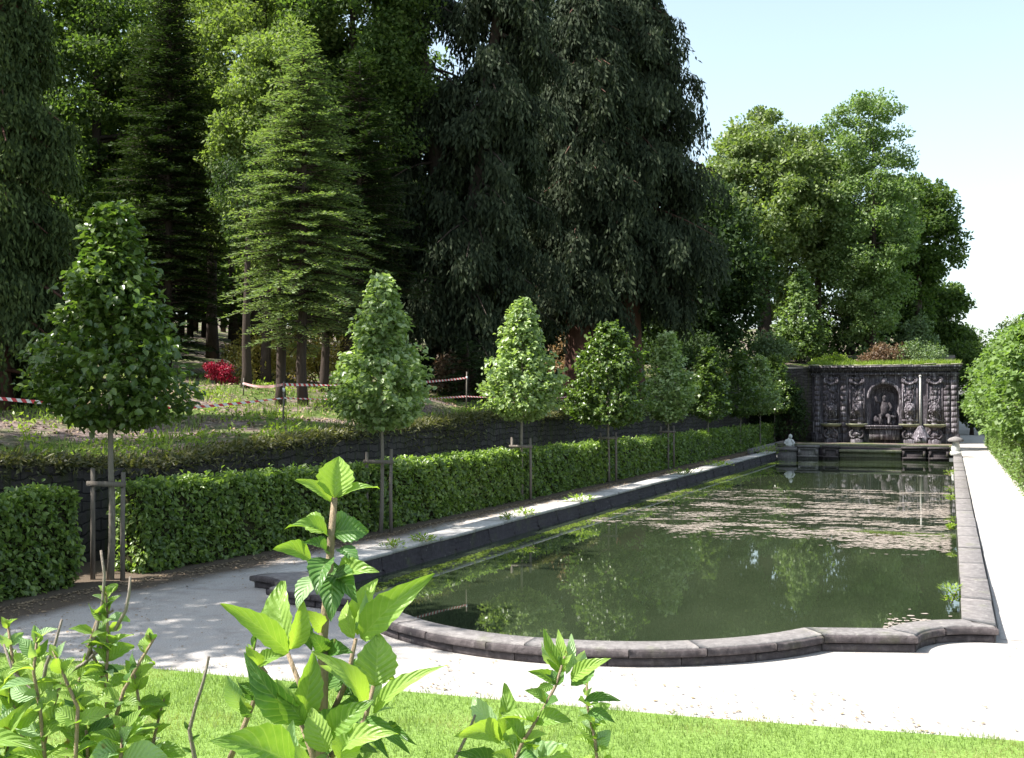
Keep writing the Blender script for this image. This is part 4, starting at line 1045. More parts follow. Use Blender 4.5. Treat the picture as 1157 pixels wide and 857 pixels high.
wl = [(16.0, .14, .12, 'nearest yellow-green weed tuft on the left rim edge'), (17.0, .22, .10, 'second low weed tuft on the left rim edge'), (20.6, .12, .10, 'small weed tuft halfway along the near part of the left rim'),
      (21.6, .2, .10, 'weed tuft beside the mossy joint of the left rim'), (25.0, .32, .12, 'broad mossy weed patch on the left rim'), (35, .4, .14, 'weed patch on the left rim before the hedge bend'), (40, .45, .14, 'far weed patch on the left rim'),
      (49.9, .60, .35, 'bright yellow-green plant beside the white statue')]
for i, (y, r_, h_, lb) in enumerate(wl): weed((lw(y) - .08, y, H_COP), r_, h_, 500 + i, lb, n=60 + int(200 * r_), L=.07 + .12 * r_)
wr = [(15.4, .10, .22, 'tallest green fern growing from the right inner rim near the corner'), (23.2, .06, .10, 'small weed hanging at the right inner rim by the scum'),
      (30, .12, .12, 'leafy weeds on the right inner rim beyond the scum edge'), (40, .16, .14, 'far weeds on the right inner rim')]
for i, (y, r_, h_, lb) in enumerate(wr): weed((.02, y, -.02 if i == 0 else .05), r_, h_, 520 + i, lb, n=90 if i else 120, L=.085)
n = 900; rng = R(60); P = np.c_[rng.uniform(-.75, 0, n), 13.9 + rng.normal(0, .5, n), np.full(n, WATER_Z + .01)]
flakes('floating_weed', P[:220], rng.uniform(.02, .05, 220), M['scum'], seed=61)

# ------------------------------------------------------------------ tape barrier on the bank
def stake_at(px, py, h, label):
    p = bank_hit(px, py); t = thing('barrier_stake', tuple(p), label, 'stake', 'thin stakes of the tape barrier')
    mb = MB(); mb.tube([(0, 0, -.1), (.01, 0, h)], [.022, .018], 8); mb.build('rod', M['wood_post'], t)
    mb = MB(); mb.tube([(.01, 0, h - .22), (.01, 0, h - .14)], .027, 8); mb.build('tape_wrap', M['white_paint'], t)
    return p + [0, 0, h - .18]
def tape(P, label, sag=.06, tiles=6.0):
    P = np.array(P); S = []
    for i in range(len(P) - 1):
        L = np.linalg.norm(P[i + 1] - P[i]); m = max(6, int(L / .25))
        for j in range(m + (i == len(P) - 2)):
            s = j / m; S.append(P[i] + (P[i + 1] - P[i]) * s - [0, 0, sag * L / 4 * 4 * s * (1 - s)])
    S = np.array(S); d = np.r_[0, np.cumsum(np.linalg.norm(np.diff(S, axis=0), axis=1))]
    rng = R(len(S)); tw = .035 * np.cos(np.cumsum(rng.normal(0, .25, len(S)))) ; 
    A = S + np.c_[np.zeros(len(S)), .02 * np.sin(d), np.abs(tw) * .6 + .010]; B_ = S - np.c_[np.zeros(len(S)), .02 * np.sin(d), np.abs(tw) * .6 + .010]
    n = len(S); V = np.concatenate([A, B_]); uv = np.concatenate([np.c_[d * 5.2, np.ones(n) * .4], np.c_[d * 5.2, np.zeros(n)]])
    o = link('barrier_tape', mesh_np('barrier_tape', V, np.array([[i, i + 1, n + i + 1, n + i] for i in range(n - 1)]), M['tape'], uv))
    return tag(o, label, 'barrier tape', 'red and white barrier tapes on the bank')
s0 = stake_at(-60, 500, 1.0, 'barrier stake outside the left picture edge'); 
s1 = stake_at(213, 484, .62, 'thin barrier stake just right of the nearest young tree')
s2 = stake_at(320, 480, .95, 'thin barrier stake beneath the pale-lit fir')
s3 = stake_at(527, 464, 1.15, 'thin barrier stake between the second and third young tree')
s4 = stake_at(655, 462, .9, 'thin barrier stake right of the third young tree')
dz = np.array([0, 0, -.55])
tape([s0 + [0, 0, .05], s1], 'near red and white barrier tape behind the nearest young tree')
tape([s1, s2 + [0, 0, -.18], s3 + dz, s4 + [0, 0, -.25]], 'lower red and white barrier tape running across the bank', .03)
u0 = bank_hit(275, 447) + [0, 0, .35]
tape([u0, s2 + [0, 0, .12], s3], 'upper red and white barrier tape strung to the middle stake', .04)
o = stake_at(275, 447, .5, 'far barrier stake in the grass left of the fir')

# ------------------------------------------------------------------ shrubs
def shrub(loc, rx, ry, h, mat, seed, label, n=2600, L=.13, name='shrub', nc=40, zflat=.8, group=None):
    rng = R(seed); t = thing(name, loc, label, 'shrub', group)
    d = unit(rng.normal(0, 1, (nc, 3))); d[:, 2] = np.abs(d[:, 2]); rr = rng.uniform(.35, 1, nc) ** .6
    cen = np.c_[d[:, 0] * rx * rr, d[:, 1] * ry * rr, .15 * h + d[:, 2] * h * .75 * rr]
    V, Fc = clump_crown(rng, cen, np.full(nc, min(rx, h) * .38), n // nc, L, .55, flat=zflat)
    link('foliage', mesh_np('foliage', V, Fc, M[mat]), t)
    mb = MB()
    for k in range(9): c = cen[k]; mb.tube([(0, 0, -.1), tuple(c * [.4, .4, .5]), tuple(c)], [.03, .02, .008], 5, cap=False)
    mb.build('stems', M['bark_dark'], t)
def shrub_at(px, py_base, k, wpx, hpx, mat, seed, label, **kw):
    p = at(px, py_base, k); zt = bank_z(p[0], p[1]) if p[0] < wall_x(min(p[1], 65)) or p[1] > 66.5 else 0
    rx = wpx / 2 / F * k; h = hpx / F * k + max(0, p[2] - zt)
    shrub((p[0], p[1], min(zt, p[2]) - .05), rx, rx * .8, h, mat, seed, label, **kw)
shrub_at(246, 424, 36, 42, 24, 'shrub_red', 600, 'crimson flowering azalea glowing in the shade at the forest edge', n=2600, L=.07, nc=16, zflat=.6)
shrub_at(290, 424, 38, 80, 56, 'shrub_yellow', 602, 'yellow-green shrub behind the thin trunks right of the red azalea', n=3000)
shrub_at(365, 424, 41, 90, 54, 'shrub_yellow', 603, 'yellow and bronze shrub behind the fir trunk', n=3000)
shrub_at(325, 426, 46, 90, 64, 'shrub_yellow', 614, 'tall yellow shrub deep between the trunks below the sunlit fir', n=3000)
shrub_at(640, 412, 52, 50, 40, 'shrub_tan', 604, 'tan dry-leaved shrub beside the reddish trunks', n=2600, L=.15)
shrub_at(512, 424, 40, 50, 40, 'shrub_purple', 605, 'dark reddish shrub behind the second young tree', n=2000)
shrub_at(1002, 410, 70, 52, 24, 'shrub_purple', 606, 'bronze purple twiggy shrub on top of the fountain wall', n=3000, L=.16)
shrub_at(1040, 411, 69, 50, 26, 'shrub_grey', 607, 'low green shrub on top of the fountain wall right of the bronze one', n=2600, L=.16)
shrub_at(940, 413, 69, 44, 14, 'weed', 608, 'low bright weedy shrub on the left end of the fountain wall top', n=1500, L=.16)
shrub_at(1038, 405, 76, 42, 55, 'shrub_grey', 609, 'taller grey-green rounded bush behind the fountain wall', n=3600, L=.22)
shrub_at(905, 408, 72, 60, 50, 'broad_mid', 610, 'leafy bush at the left shoulder of the fountain wall', n=3600, L=.2)
shrub_at(868, 412, 69, 60, 42, 'shrub_grey', 611, 'grey-green bush behind the eighth young tree', n=3000, L=.2)
shrub((-8.9, 64.9, 0), 1.4, .7, 4.2, 'broad_dark', 613, 'dark climbing growth covering the plain wall left of the fountain wall', n=5000, L=.18)
shrub_at(770, 415, 62, 90, 42, 'broad_dark', 612, 'dark understory bush behind the sixth young tree', n=3600, L=.2)
# grass fringe on the wall top
rng = R(71); n = 9000; x = rng.uniform(-7.6, .6, n); y = rng.uniform(65.7, 68.5, n)
blades('wall_top_grass', np.c_[x, y, np.where(y < 67, 4.54, [bank_z(a, b) for a, b in zip(x, y)])], rng.uniform(.08, .35, n), rng.uniform(.02, .05, n), M['weed'], 72, .6)

# ------------------------------------------------------------------ the big trees, placed by what stands where in the photograph
def tloc(px, k, py=None):
    """foot of a tree seen at picture column px and distance k, on the terrain"""
    z = 3.0
    for _ in range(12):
        p = at(px, 451 - (z - CAMH) / k * F, k); z = bank_z(p[0], p[1]) if (p[0] < wall_x(min(p[1], 65)) or p[1] > 66.5) else 0.0
    return (float(p[0]), float(p[1]), z - .05)
def zt(py, k, loc): return CAMH + (451 - py) / F * k - loc[2]        # height above the foot of a point seen at row py

T = []
def BL(px, k, top, bot, hw, mat, seed, label, **kw):
    l = tloc(px, k); r = hw / F * k
    return broadleaf(kw.pop('name', 'broadleaf_tree'), label, l, zt(top, k, l), zt(bot, k, l), r, kw.pop('ry', r), mat, seed, **kw)
def FR(px, k, top, bot, hw, mat, seed, label, **kw):
    l = tloc(px, k); return fir('fir_tree', label, l, zt(top, k, l), zt(bot, k, l), hw / F * k, mat, seed, **kw)
def DR(px, k, top, bot, hw, mat, seed, label, **kw):
    l = tloc(px, k); return drooping('cedar_tree', label, l, zt(top, k, l), zt(bot, k, l), hw / F * k, mat, seed, **kw)

BL(300, 37, 20, 300, 62, 'broad_bright', 727, 'bright leafy tree just above the sunlit fir', nclump=120, per=260, L=.15, rc=.7, trunk_r=.16)
DR(-6, 24, -160, 470, 104, 'cedar2', 701, 'dark drooping cedar at the left picture edge', nbr=190, per=420, L=.15, trunk_r=.3)
BL(105, 43, -90, 380, 120, 'broad_mid', 702, 'leafy woodland tree behind the nearest young tree', nclump=280, per=260, L=.17, rc=.8)
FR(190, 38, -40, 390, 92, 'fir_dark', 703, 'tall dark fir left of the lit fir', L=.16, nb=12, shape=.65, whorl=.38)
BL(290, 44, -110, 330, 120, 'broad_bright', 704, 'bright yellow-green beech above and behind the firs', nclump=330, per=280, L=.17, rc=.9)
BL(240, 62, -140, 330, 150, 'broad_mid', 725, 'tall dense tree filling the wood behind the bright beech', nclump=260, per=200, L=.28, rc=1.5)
FR(342, 30, 40, 372, 104, 'fir_sunlit', 705, 'pale sunlit fir with layered sprays and a bare lower trunk', L=.125, nb=13, whorl=.32, shape=.62, full=.9, droop=.22, trunk_r=.14)
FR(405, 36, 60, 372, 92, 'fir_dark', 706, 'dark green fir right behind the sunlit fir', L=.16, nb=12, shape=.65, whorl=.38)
BL(395, 41, -150, 190, 85, 'broad_mid', 707, 'tall woodland tree with dark limbs above the sunlit fir', nclump=230, per=260, L=.17, rc=.9)
DR(520, 42, -120, 430, 104, 'cedar', 708, 'huge dark cedar with forked trunk in the middle of the wood', nbr=230, per=420, L=.24, trunks=((0, 0, 2.0, 0), (.1, 0, -2.6, .4)), trunk_r=.5, bark='bark_dark', shape=.5)
DR(655, 50, -60, 350, 84, 'cedar', 709, 'towering dark cedar with thick reddish trunk', nbr=250, per=420, L=.27, trunk_r=.75, shape=.5)
DR(712, 53, -70, 345, 112, 'cedar', 710, 'towering dark cedar whose right side meets the sky', nbr=330, per=420, L=.27, trunk_r=.6, shape=.55)
DR(592, 57, -40, 430, 95, 'cedar2', 711, 'greener cedar between the two towering dark ones', nbr=230, per=360, L=.27, trunk_r=.4, shape=.4)
FR(528, 38, 380, 452, 48, 'fir_dark', 712, 'small dark fir in the shade behind the second young tree', L=.17, nb=8, whorl=.3)
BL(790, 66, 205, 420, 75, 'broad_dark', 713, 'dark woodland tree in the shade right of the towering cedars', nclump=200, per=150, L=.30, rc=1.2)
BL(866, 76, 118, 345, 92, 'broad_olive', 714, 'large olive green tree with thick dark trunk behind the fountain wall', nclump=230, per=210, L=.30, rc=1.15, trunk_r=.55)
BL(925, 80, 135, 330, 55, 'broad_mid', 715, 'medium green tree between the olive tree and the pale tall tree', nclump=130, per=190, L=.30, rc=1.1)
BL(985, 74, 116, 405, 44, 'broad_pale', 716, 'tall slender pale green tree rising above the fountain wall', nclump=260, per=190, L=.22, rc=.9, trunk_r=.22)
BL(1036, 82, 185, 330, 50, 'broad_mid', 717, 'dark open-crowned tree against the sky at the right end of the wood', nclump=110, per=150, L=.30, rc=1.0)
BL(1088, 104, 372, 425, 24, 'broad_mid', 724, 'distant low green tree beyond the right corner of the fountain wall', nclump=50, per=140, L=.3, rc=1.1)
BL(1062, 88, 322, 415, 36, 'broad_mid', 718, 'low dark tree behind the right end of the fountain wall', nclump=80, per=170, L=.3, rc=1.1)
l = tloc(905, 72)
young_tree(l, zt(308, 72, l), .5, 27 / F * 72, RND, 'broad_pale', 719, 'small bright upright tree standing before the dark trunks', None, L=.2, n=6500, trunk_r=.08, six=False)
broadleaf('broadleaf_tree', 'low leafy tree closing the end of the pale path', (1.5, 86, 0), 7.0, .5, 2.0, 2.0, 'broad_mid', 728, nclump=70, per=170, L=.22, rc=.8, trunk_r=.12)
broadleaf('broadleaf_tree', 'pale leafy tree far behind the right-hand row', (5.5, 96, 0), 8.5, .6, 3.2, 3.0, 'broad_olive', 729, nclump=90, per=170, L=.25, rc=1.0, trunk_r=.16)
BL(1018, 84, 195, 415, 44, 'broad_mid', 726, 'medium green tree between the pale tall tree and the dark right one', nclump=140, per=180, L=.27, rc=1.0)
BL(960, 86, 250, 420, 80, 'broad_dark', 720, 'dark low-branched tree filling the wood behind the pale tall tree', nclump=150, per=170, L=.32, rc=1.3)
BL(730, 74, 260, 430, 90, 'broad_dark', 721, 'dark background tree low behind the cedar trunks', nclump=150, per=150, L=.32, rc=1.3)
BL(450, 56, 30, 400, 90, 'broad_mid', 722, 'green woodland tree showing between fir and forked cedar', nclump=200, per=160, L=.28, rc=1.1)
BL(30, 44, -80, 420, 120, 'broad_mid', 723, 'green woodland tree deep behind the left cedar', nclump=200, per=160, L=.26, rc=1.0)
# thin bare-stemmed trees in front of the shrubs
G3 = 'thin stemmed saplings at the forest edge'
for i, (px, k, lb) in enumerate(((278, 33, 'thin dark sapling left of the sunlit fir trunk'), (317, 31, 'slim dark sapling touching the sunlit fir trunk'), (367, 36, 'dark sapling right of the sunlit fir trunk'))):
    l = tloc(px, k); broadleaf('sapling', lb, l, 7.5, 4.2, 1.1, 1.1, 'broad_dark', 730 + i, nclump=22, per=150, L=.10, rc=.5, trunk_r=.13, group=G3, limbs=6)

# deep wood behind everything: one uncountable mass
def woodland():
    rng = R(800); cen = []; rad = []; mb = MB()
    spots = []
    for i in range(150):
        y = rng.uniform(-6, 120); d = rng.uniform(0, 1) * 42
        x = -40 - d + (10 if y > 75 else 0) + .12 * max(0, 40 - y)
        spots.append((x, y, rng.uniform(11, 17)))
    for x, y, h in spots:
        z = bank_z(x, y)
        for j in range(26):
            d = unit(rng.normal(0, 1, (1, 3)))[0]; cen.append((x + d[0] * 3.6, y + d[1] * 3.6, z + h * .58 + d[2] * h * .42)); rad.append(rng.uniform(1.0, 1.9))
        mb.tube([(x, y, z - .3), (x + rng.normal(0, .4), y, z + h * .6)], [.3, .15], 7)
    cen = np.array(cen); V, Fc = clump_crown(rng, cen, np.array(rad), 60, .55, .6)
    base = V.shape[0]; Vt = np.concatenate(mb.V)
    me = mesh_np('woodland', np.concatenate([V, Vt]), [Fc] + [np.concatenate(mb.F[k]) + base for k in (3, 4) if mb.F[k]], M['broad_mid'])
    me.materials.append(M['bark_dark']); nf = len(Fc); idx = np.zeros(len(me.polygons), dtype=np.int32); idx[nf:] = 1; me.polygons.foreach_set('material_index', idx)
    tag(link('woodland', me), kind='stuff')
    return
woodland()
# trees of the same wood further left, outside the picture: their shade falls on the near gravel
for i, (x, y, h, r_) in enumerate(((-16.6, 6.6, 13, 3.0), (-21, 11.5, 18, 3.6))):
    broadleaf('woodland_tree', ['leafy tree left of the picture edge above the near bank', 'leafy tree on the bank behind the left picture edge'][i], (x, y, bank_z(x, y)), h, 6.5, r_, r_, 'broad_mid', 740 + i, nclump=75, per=100, L=.28, rc=.8)

# ------------------------------------------------------------------ hydrangeas in the foreground
def big_leaf(mb, B_, T_, wd, nrm, arch=.14, fold=.22, seed=0, nu=12, nv=6, serr=.06, shape=1.0):
    rng = R(seed); B_ = np.asarray(B_, float); T_ = np.asarray(T_, float); d = T_ - B_; L = np.linalg.norm(d); u = d / L
    s = np.cross(u, nrm); s /= np.linalg.norm(s) + 1e-9; nn = np.cross(s, u)
    V, UV = [], []; wob = rng.normal(0, .05, 3); curl = rng.uniform(-.08, .22); twist = rng.normal(0, .25); fold = fold * rng.uniform(.6, 1.8)
    for i in range(nu + 1):
        a = i / nu; w_ = (max(0, math.sin(math.pi * min(1, a ** .82 * 1.0))) ** .8) * (1 - .25 * a ** 3 * shape) if 0 < a < 1 else .02
        for j in range(nv + 1):
            b = j / nv * 2 - 1; e = 1 + (serr * (1 if i % 2 else -1) if abs(b) > .99 else 0)
            p = B_ + u * L * (a + .05 * (1 - abs(b)) * a * 0) + s * b * wd / 2 * w_ * e
            p = p + nn * (wd * fold * abs(b) ** 1.2 * w_ + L * arch * (math.sin(math.pi * a * .9) - .55 * a) + wd * .028 * math.sin(a * 26 + abs(b) * -7) * abs(b) * (1 - .5 * abs(b)) + wob[0] * L * b * a)
            p = p - nn * L * curl * max(0, a - .55) ** 1.5 * 1.6 + nn * wd * .5 * w_ * b * twist * a
            V.append(p); UV.append((a, b))
    k = nv + 1
    mb.add(V, [[i * k + j, i * k + j + 1, (i + 1) * k + j + 1, (i + 1) * k + j] for i in range(nu) for j in range(nv)], UV)
def pxleaf(mb, b, t, wpx, k0, k1=None, tilt=(0, 0), **kw):
    """leaf from picture point b (distance k0) to t (distance k1); normal faces the camera tilted by (side, up)"""
    k1 = k1 if k1 is not None else k0; B_ = at(*b, k0); T_ = at(*t, k1)
    n = -_fw + _rt * tilt[0] + _up * tilt[1]
    big_leaf(mb, B_, T_, wpx / F * (k0 + k1) / 2, n, **kw)
def stem_px(mb, pts, k, r0, r1, ground=True, ks=None):
    P = [at(x, y, (ks[i] if ks else k)) for i, (x, y) in enumerate(pts)]
    r = list(np.linspace(r1, r0, len(P)))
    if ground:
        p = P[-1]; P += [p + np.array([0, .02, -.5]), np.array([p[0], p[1] + .05, .0])]; r += [r0 * 1.15, r0 * 1.4]
    mb.tube(P, r, 8)

def shoot_leaves(mb, rng, pts, k, size, n, mb2=None, bend=.7):
    """opposite pairs of leaves along a shoot drawn through picture points"""
    P = np.array([at(x, y, k) for x, y in pts]); m = len(P)
    for i in range(n):
        s = (i + .5) / n * (m - 1); j = min(int(s), m - 2); p = P[j] + (P[j + 1] - P[j]) * (s - j); ax = P[0] - P[-1]; ax = ax / np.linalg.norm(ax)
        a = rng.uniform(0, 6.28)
        for sg in (0, math.pi, 1.4, 1.4 + math.pi):
            if sg not in (0, math.pi) and rng.uniform() < .45: continue
            side = _rt * math.cos(a + sg) + _fw * math.sin(a + sg) * .9
            up_ = 1.0 if i < 2 else rng.uniform(-.1, .7)
            d = side * bend + np.array([0, 0, 1]) * up_ * .8 + rng.normal(0, .12, 3); d /= np.linalg.norm(d)
            L = size * rng.uniform(.6, 1.2) * (.65 + .5 * min(1, (i + 1) / 4))
            tgt = mb2 if (mb2 is not None and rng.uniform() < .3) else mb
            big_leaf(tgt, p, p + d * L, L * rng.uniform(.42, .62), np.array([0, 0, 1]) * .8 - _fw * .6 + rng.normal(0, .3, 3), seed=int(rng.integers(1e6)), nu=8, nv=4, arch=rng.uniform(.0, .25))

def hydr_main():
    K = 1.9; org = at(380, 700, K); root = thing('hydrangea', (org[0], org[1], 0), 'tall leafy hydrangea shoot with big serrated leaves in the centre foreground', 'shrub', 'hydrangeas in the foreground'); o0 = (org[0], org[1], 0)
    st, A, Dk, Pl = MB(), MB(), MB(), MB(); rng = R(900)
    stem_px(st, [(378, 563), (374, 610), (371, 660), (365, 720), (365, 760), (363, 857)], K, .0105, .0055)
    for pts, kk in (([(325, 738), (345, 790), (362, 830)], K - .02), ([(402, 722), (392, 770), (368, 822)], K + .02), ([(422, 775), (412, 815), (372, 857)], K - .06), ([(292, 700), (285, 740), (300, 760), (272, 830), (260, 857)], K + .15), ([(338, 812), (352, 850), (360, 880)], K - .1)):
        stem_px(st, pts, kk, .006, .0035, ground=False)
    L = [  # target, base, tip, width px, k base, k tip, tilt, dict
     (A, (378, 563), (383, 516), 42, K, K + .02, (.1, .3), dict(arch=.05, fold=.3)), (A, (375, 567), (336, 541), 15, K, K - .03, (0, .9), {}), (A, (381, 563), (426, 549), 16, K, K - .02, (0, .9), {}),
     (A, (370, 606), (328, 592), 26, K, K - .05, (-.2, .9), {}), (A, (369, 602), (345, 583), 24, K, K + .04, (-.1, .4), {}), (Dk, (376, 602), (417, 600), 34, K, K + .02, (.3, .5), {}), (Dk, (378, 598), (398, 582), 26, K, K + .05, (.3, .3), {}),
     (A, (352, 634), (313, 617), 22, K - .02, K - .08, (-.2, .8), {}), (Dk, (368, 625), (345, 612), 20, K, K - .06, (0, .6), {}), (Dk, (384, 620), (405, 640), 22, K, K - .05, (.2, .9), {}),
     (A, (380, 655), (424, 643), 28, K - .02, K - .07, (.3, .8), {}), (Dk, (372, 632), (358, 672), 30, K - .03, K - .10, (-.2, .7), dict(arch=.2)), (Dk, (377, 650), (374, 700), 30, K - .03, K - .09, (.1, .5), dict(arch=.2)),
     (Dk, (374, 648), (403, 676), 28, K - .02, K - .08, (.3, .6), {}), (Pl, (360, 652), (334, 684), 26, K, K - .06, (-.3, .9), {}), (Dk, (383, 640), (362, 655), 26, K + .02, K, (-.1, .5), {}), (A, (388, 648), (400, 628), 20, K + .02, K + .05, (.2, .4), {}),
     (A, (326, 738), (251, 682), 30, K - .04, K - .14, (-.5, .9), dict(arch=.12)), (A, (327, 736), (314, 656), 38, K - .02, K + .02, (-.5, .3), dict(arch=.1)), (A, (329, 734), (342, 676), 24, K - .03, K - .05, (.6, .2), {}), (Pl, (323, 736), (287, 690), 28, K, K + .05, (-.4, .8), {}),
     (A, (408, 722), (484, 650), 36, K, K - .08, (.5, .8), dict(arch=.14)), (A, (404, 718), (424, 652), 26, K + .02, K + .06, (-.3, .5), dict(fold=.4)), (A, (400, 722), (390, 678), 22, K, K + .03, (-.5, .4), {}), (Pl, (402, 712), (414, 668), 16, K, K + .02, (.7, .4), {}),
     (A, (424, 776), (428, 715), 48, K - .07, K - .05, (.1, .35), dict(arch=.06, fold=.16)), (A, (422, 806), (500, 750), 24, K - .06, K - .12, (.2, .9), dict(arch=.16)), (A, (412, 800), (360, 736), 26, K - .06, K - .12, (.3, .9), dict(arch=.22)),
     (Dk, (338, 814), (276, 742), 38, K - .1, K - .16, (-.4, .7), dict(arch=.15)), (A, (340, 818), (354, 734), 34, K - .1, K - .08, (.5, .3), dict(arch=.1)), (A, (345, 818), (312, 770), 26, K - .12, K - .14, (-.1, .4), {}),
     (A, (292, 752), (279, 731), 22, K + .1, K + .08, (0, .5), {}), (A, (293, 752), (322, 738), 18, K + .1, K + .08, (.2, .9), {}), (Pl, (272, 800), (256, 764), 22, K + .12, K + .1, (0, .5), {}),
     (A, (332, 864), (246, 834), 52, K - .3, K - .4, (-.1, .8), dict(arch=.1)), (Pl, (345, 862), (330, 815), 36, K - .15, K - .2, (-.4, .6), {}), (A, (352, 868), (300, 850), 30, K - .25, K - .3, (0, 1), {}), (Dk, (360, 835), (400, 800), 40, K - .05, K - .1, (.3, .7), {}),
     (A, (372, 830), (420, 792), 34, K - .12, K - .16, (.2, .6), {}), (A, (380, 845), (448, 828), 30, K - .15, K - .2, (.1, .9), {}), (Dk, (404, 815), (462, 848), 18, K - .05, K - .1, (.3, .7), dict(arch=.3)), (Dk, (402, 812), (440, 856), 14, K - .02, K - .05, (.3, .5), {}),
     (A, (370, 850), (352, 800), 32, K - .14, K - .12, (-.3, .5), {}), (A, (385, 860), (400, 825), 34, K - .18, K - .16, (.2, .6), {}), (Dk, (366, 800), (338, 770), 26, K, K + .03, (0, .7), {}), (Dk, (366, 740), (350, 715), 24, K, K - .05, (0, .7), {}), (Dk, (370, 742), (396, 735), 22, K, K - .05, (.2, .8), {}),
     (A, (366, 712), (346, 690), 20, K, K - .03, (0, .6), {}), (Dk, (364, 782), (385, 752), 24, K + .03, K + .06, (.1, .5), {}), (Dk, (340, 700), (352, 735), 18, K + .02, K, (.1, .6), {})]
    for i, (t_, b, tp, w_, k0, k1, tl, kw) in enumerate(L): pxleaf(t_, b, tp, w_, k0, k1, tl, seed=910 + i, **kw)
    for j in range(34):                       # small buds and leaves around the lower joints
        b = (rng.uniform(345, 435), rng.uniform(775, 880)); a = rng.uniform(-.4, 3.5); l = rng.uniform(18, 42)
        pxleaf([A, Dk, Pl][rng.integers(3)], b, (b[0] + l * math.cos(a), b[1] - l * math.sin(a)), l * .5, K + .05, K + rng.uniform(-.1, .1), (rng.normal(0, .3), .6), seed=960 + j)
    for j in range(14):
        q = rng.uniform(0, 1); b = (np.interp(q, [0, .3, .45, 1], [290, 286, 300, 273]), np.interp(q, [0, .3, .45, 1], [705, 740, 762, 835])); a = rng.uniform(0, 3.3); l = rng.uniform(12, 26)
        pxleaf([A, Dk, Pl][rng.integers(3)], b, (b[0] + l * math.cos(a), b[1] - l * math.sin(a)), l * .5, K + .14, K + .14 + rng.uniform(-.05, .05), (rng.normal(0, .3), .5), seed=980 + j)
    # lower leaves on the way to the ground
    for j in range(40):
        p = np.array([o0[0], o0[1], rng.uniform(.3, 1.35)]) + rng.normal(0, .18, 3) * [1, 1, 0]; d = rng.normal(0, 1, 3) * [1, 1, .4]; d /= np.linalg.norm(d)
        big_leaf([A, Dk][rng.integers(2)], p, p + d * .12, .06, np.array([0, 0, 1.]) + rng.normal(0, .2, 3), seed=j, nu=8, nv=4)
    st.build('stems', M['stem'], root, smooth=True, org=o0)
    for m_, nm, mt in ((A, 'bright_leaves', 'hydr'), (Dk, 'dark_leaves', 'hydr_dark'), (Pl, 'pale_leaves', 'hydr_pale')): m_.build(nm, M[mt], root, smooth=True, uv=True, org=o0)
hydr_main()

def hydr_bush(label, shoots, twigs, K, seed, cen, leaf=.05, extra=()):
    org = at(*cen, K); o0 = (org[0], org[1], 0); root = thing('hydrangea', o0, label, 'shrub', 'hydrangeas in the foreground'); rng = R(seed)
    st, tw, A, Dk, Pl = MB(), MB(), MB(), MB(), MB()
    for pts, n, sz in shoots:
        k = K + rng.uniform(-.12, .12); stem_px(st, pts, k, .0034, .002, ground=pts[-1][1] > 850)
        shoot_leaves(A, rng, pts, k, leaf * sz, int(n * 1.35), Dk if rng.uniform() < .3 else Pl)
    for pts in twigs: stem_px(tw, pts, K, .0034, .002, ground=pts[-1][1] > 850)
    for i, (w_, b, tp, wd, dk, tl) in enumerate(extra): pxleaf({'A': A, 'D': Dk, 'P': Pl}[w_], b, tp, wd, K, K + dk, tl, seed=seed + i)
    for j in range(30):
        p = np.array([o0[0], o0[1], rng.uniform(.3, 1.3)]) + rng.normal(0, .2, 3) * [1, 1, 0]; d = rng.normal(0, 1, 3) * [1, 1, .4]; d /= np.linalg.norm(d)
        big_leaf(Dk, p, p + d * .10, .05, np.array([0, 0, 1.]) + rng.normal(0, .2, 3), seed=j, nu=8, nv=4)
    st.build('stems', M['stem'], root, smooth=True, org=o0)
    if twigs: tw.build('bare_twigs', M['twig'], root, smooth=True, org=o0)
    for m_, nm, mt in ((A, 'bright_leaves', 'hydr'), (Dk, 'dark_leaves', 'hydr_dark'), (Pl, 'pale_leaves', 'hydr_pale')):
        if m_.n: m_.build(nm, M[mt], root, smooth=True, uv=True, org=o0)
hydr_bush('bushy hydrangea of many small fresh shoots in the lower left corner',
  [([(120, 668), (122, 720), (120, 765), (122, 870)], 9, .8), ([(128, 690), (110, 700), (100, 730), (118, 770)], 4, .7), ([(175, 720), (160, 745), (140, 780), (125, 830)], 5, .7), ([(152, 760), (158, 800), (150, 870)], 5, .9),
   ([(42, 720), (38, 760), (45, 800), (52, 870)], 6, .9), ([(8, 700), (15, 750), (30, 790)], 4, .8), ([(70, 770), (60, 800), (50, 840)], 4, .9), ([(5, 770), (20, 810), (35, 870)], 5, 1.1), ([(92, 800), (98, 830), (100, 870)], 4, 1.2), ([(185, 790), (175, 830), (168, 870)], 4, .9),
   ([(60, 735), (75, 770), (88, 800), (85, 870)], 5, .8), ([(100, 745), (80, 790), (75, 870)], 5, .9), ([(140, 820), (135, 870)], 3, 1.1), ([(10, 830), (5, 870)], 3, 1.3)],
  [[(114, 622), (118, 650), (116, 680), (108, 715), (98, 745)], [(147, 652), (146, 670), (142, 690), (130, 712)], [(70, 700), (62, 728), (52, 752), (45, 795)], [(4, 728), (15, 760), (38, 782), (95, 750), (118, 728)]],
  1.85, 1000, (90, 800), .050,
  [('A', (120, 700), (104, 690), 14, 0, (0, .6)), ('A', (130, 668), (124, 660), 14, 0, (0, .5)), ('P', (112, 862), (85, 805), 30, -.05, (-.2, .5)), ('A', (90, 870), (150, 830), 26, -.1, (.2, .8)), ('A', (10, 850), (35, 790), 28, -.1, (.3, .7)), ('A', (-10, 860), (30, 835), 26, -.2, (0, .9))])
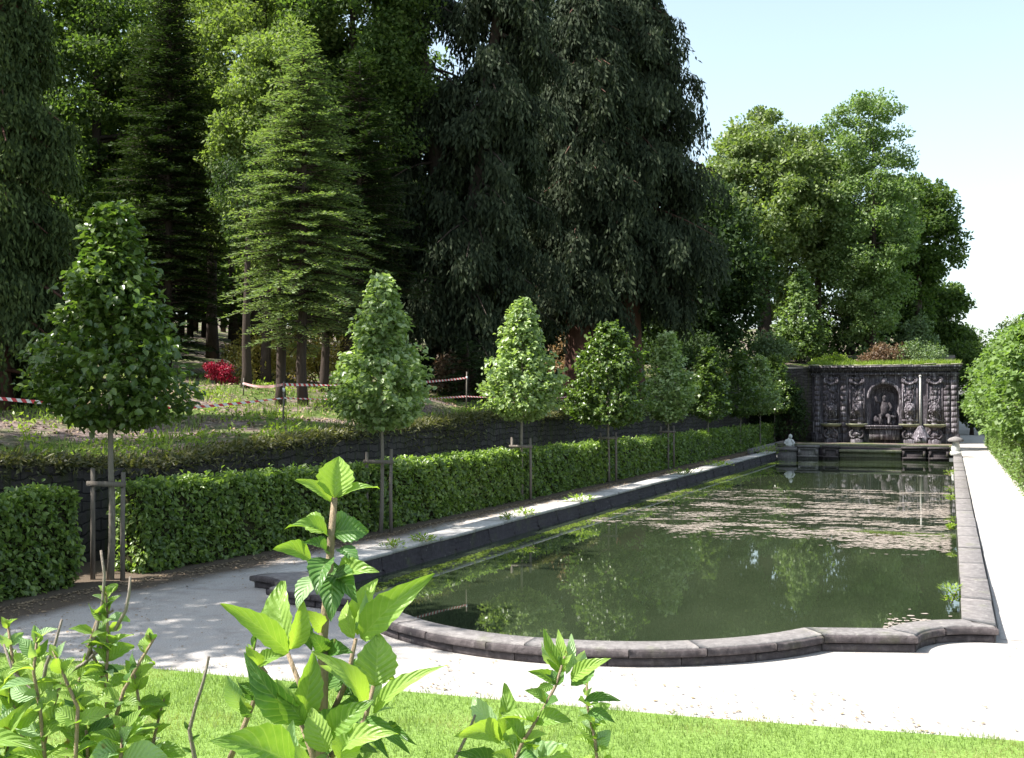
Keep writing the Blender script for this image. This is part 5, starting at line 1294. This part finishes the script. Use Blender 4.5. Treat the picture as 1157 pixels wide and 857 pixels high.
hydr_bush('hydrangea shoot with spear-like young leaves at the bottom centre right',
  [([(638, 742), (628, 775), (612, 805), (590, 840), (575, 875)], 5, .8), ([(663, 770), (664, 800), (672, 835), (676, 870)], 6, .62), ([(575, 825), (585, 850), (592, 875)], 3, .8)],
  [[(537, 808), (528, 830), (515, 857)]],
  1.9, 1100, (600, 830), .06,
  [('A', (634, 762), (614, 710), 15, .0, (-.3, .5)), ('A', (636, 762), (631, 711), 14, .02, (0, .4)), ('P', (640, 762), (646, 716), 13, .03, (.3, .5)), ('P', (628, 752), (612, 726), 14, -.03, (-.5, .3)), ('P', (648, 758), (662, 735), 16, .02, (.5, .4)),
   ('A', (645, 768), (688, 744), 20, -.05, (.2, .7)), ('D', (645, 775), (672, 750), 20, .03, (.2, .5)), ('A', (628, 772), (600, 758), 16, -.03, (-.2, .7)), ('A', (625, 775), (604, 785), 12, -.03, (-.2, .9)), ('D', (660, 792), (700, 790), 12, -.03, (.2, .9)), ('D', (664, 806), (696, 818), 16, -.03, (.2, .8)),
   ('A', (568, 838), (573, 774), 24, .0, (.4, .4)), ('A', (566, 840), (522, 826), 26, -.1, (-.1, .8)), ('P', (564, 830), (532, 786), 24, .05, (-.3, .5)), ('A', (572, 832), (578, 800), 18, .03, (-.3, .5)), ('P', (575, 838), (592, 812), 20, -.03, (.2, .6)), ('D', (560, 868), (520, 850), 26, -.05, (-.1, .8)), ('P', (600, 870), (640, 842), 40, -.05, (.2, .8)), ('D', (598, 845), (610, 828), 22, 0, (.3, .6)), ('A', (610, 858), (650, 862), 26, -.1, (.1, 1))])
# a lone bare cane with few buds
K = 1.95; c = at(222, 800, K); rt_ = thing('bare_cane', (c[0], c[1], 0), 'single bare budding cane between the left bush and the tall shoot', 'twig')
mb = MB(); stem_px(mb, [(236, 742), (230, 770), (222, 795), (214, 825), (220, 857)], K, .004, .0024); mb.build('stem', M['twig'], rt_, smooth=True, org=(c[0], c[1], 0))
mb = MB()
for i, (b, t_) in enumerate((((214, 825), (208, 815)), ((216, 838), (226, 830)), ((217, 850), (205, 845)))): pxleaf(mb, b, t_, 5, K, K, (0, .5), seed=i, nu=6, nv=4)
mb.build('buds', M['hydr_dark'], rt_, uv=True, org=(c[0], c[1], 0))
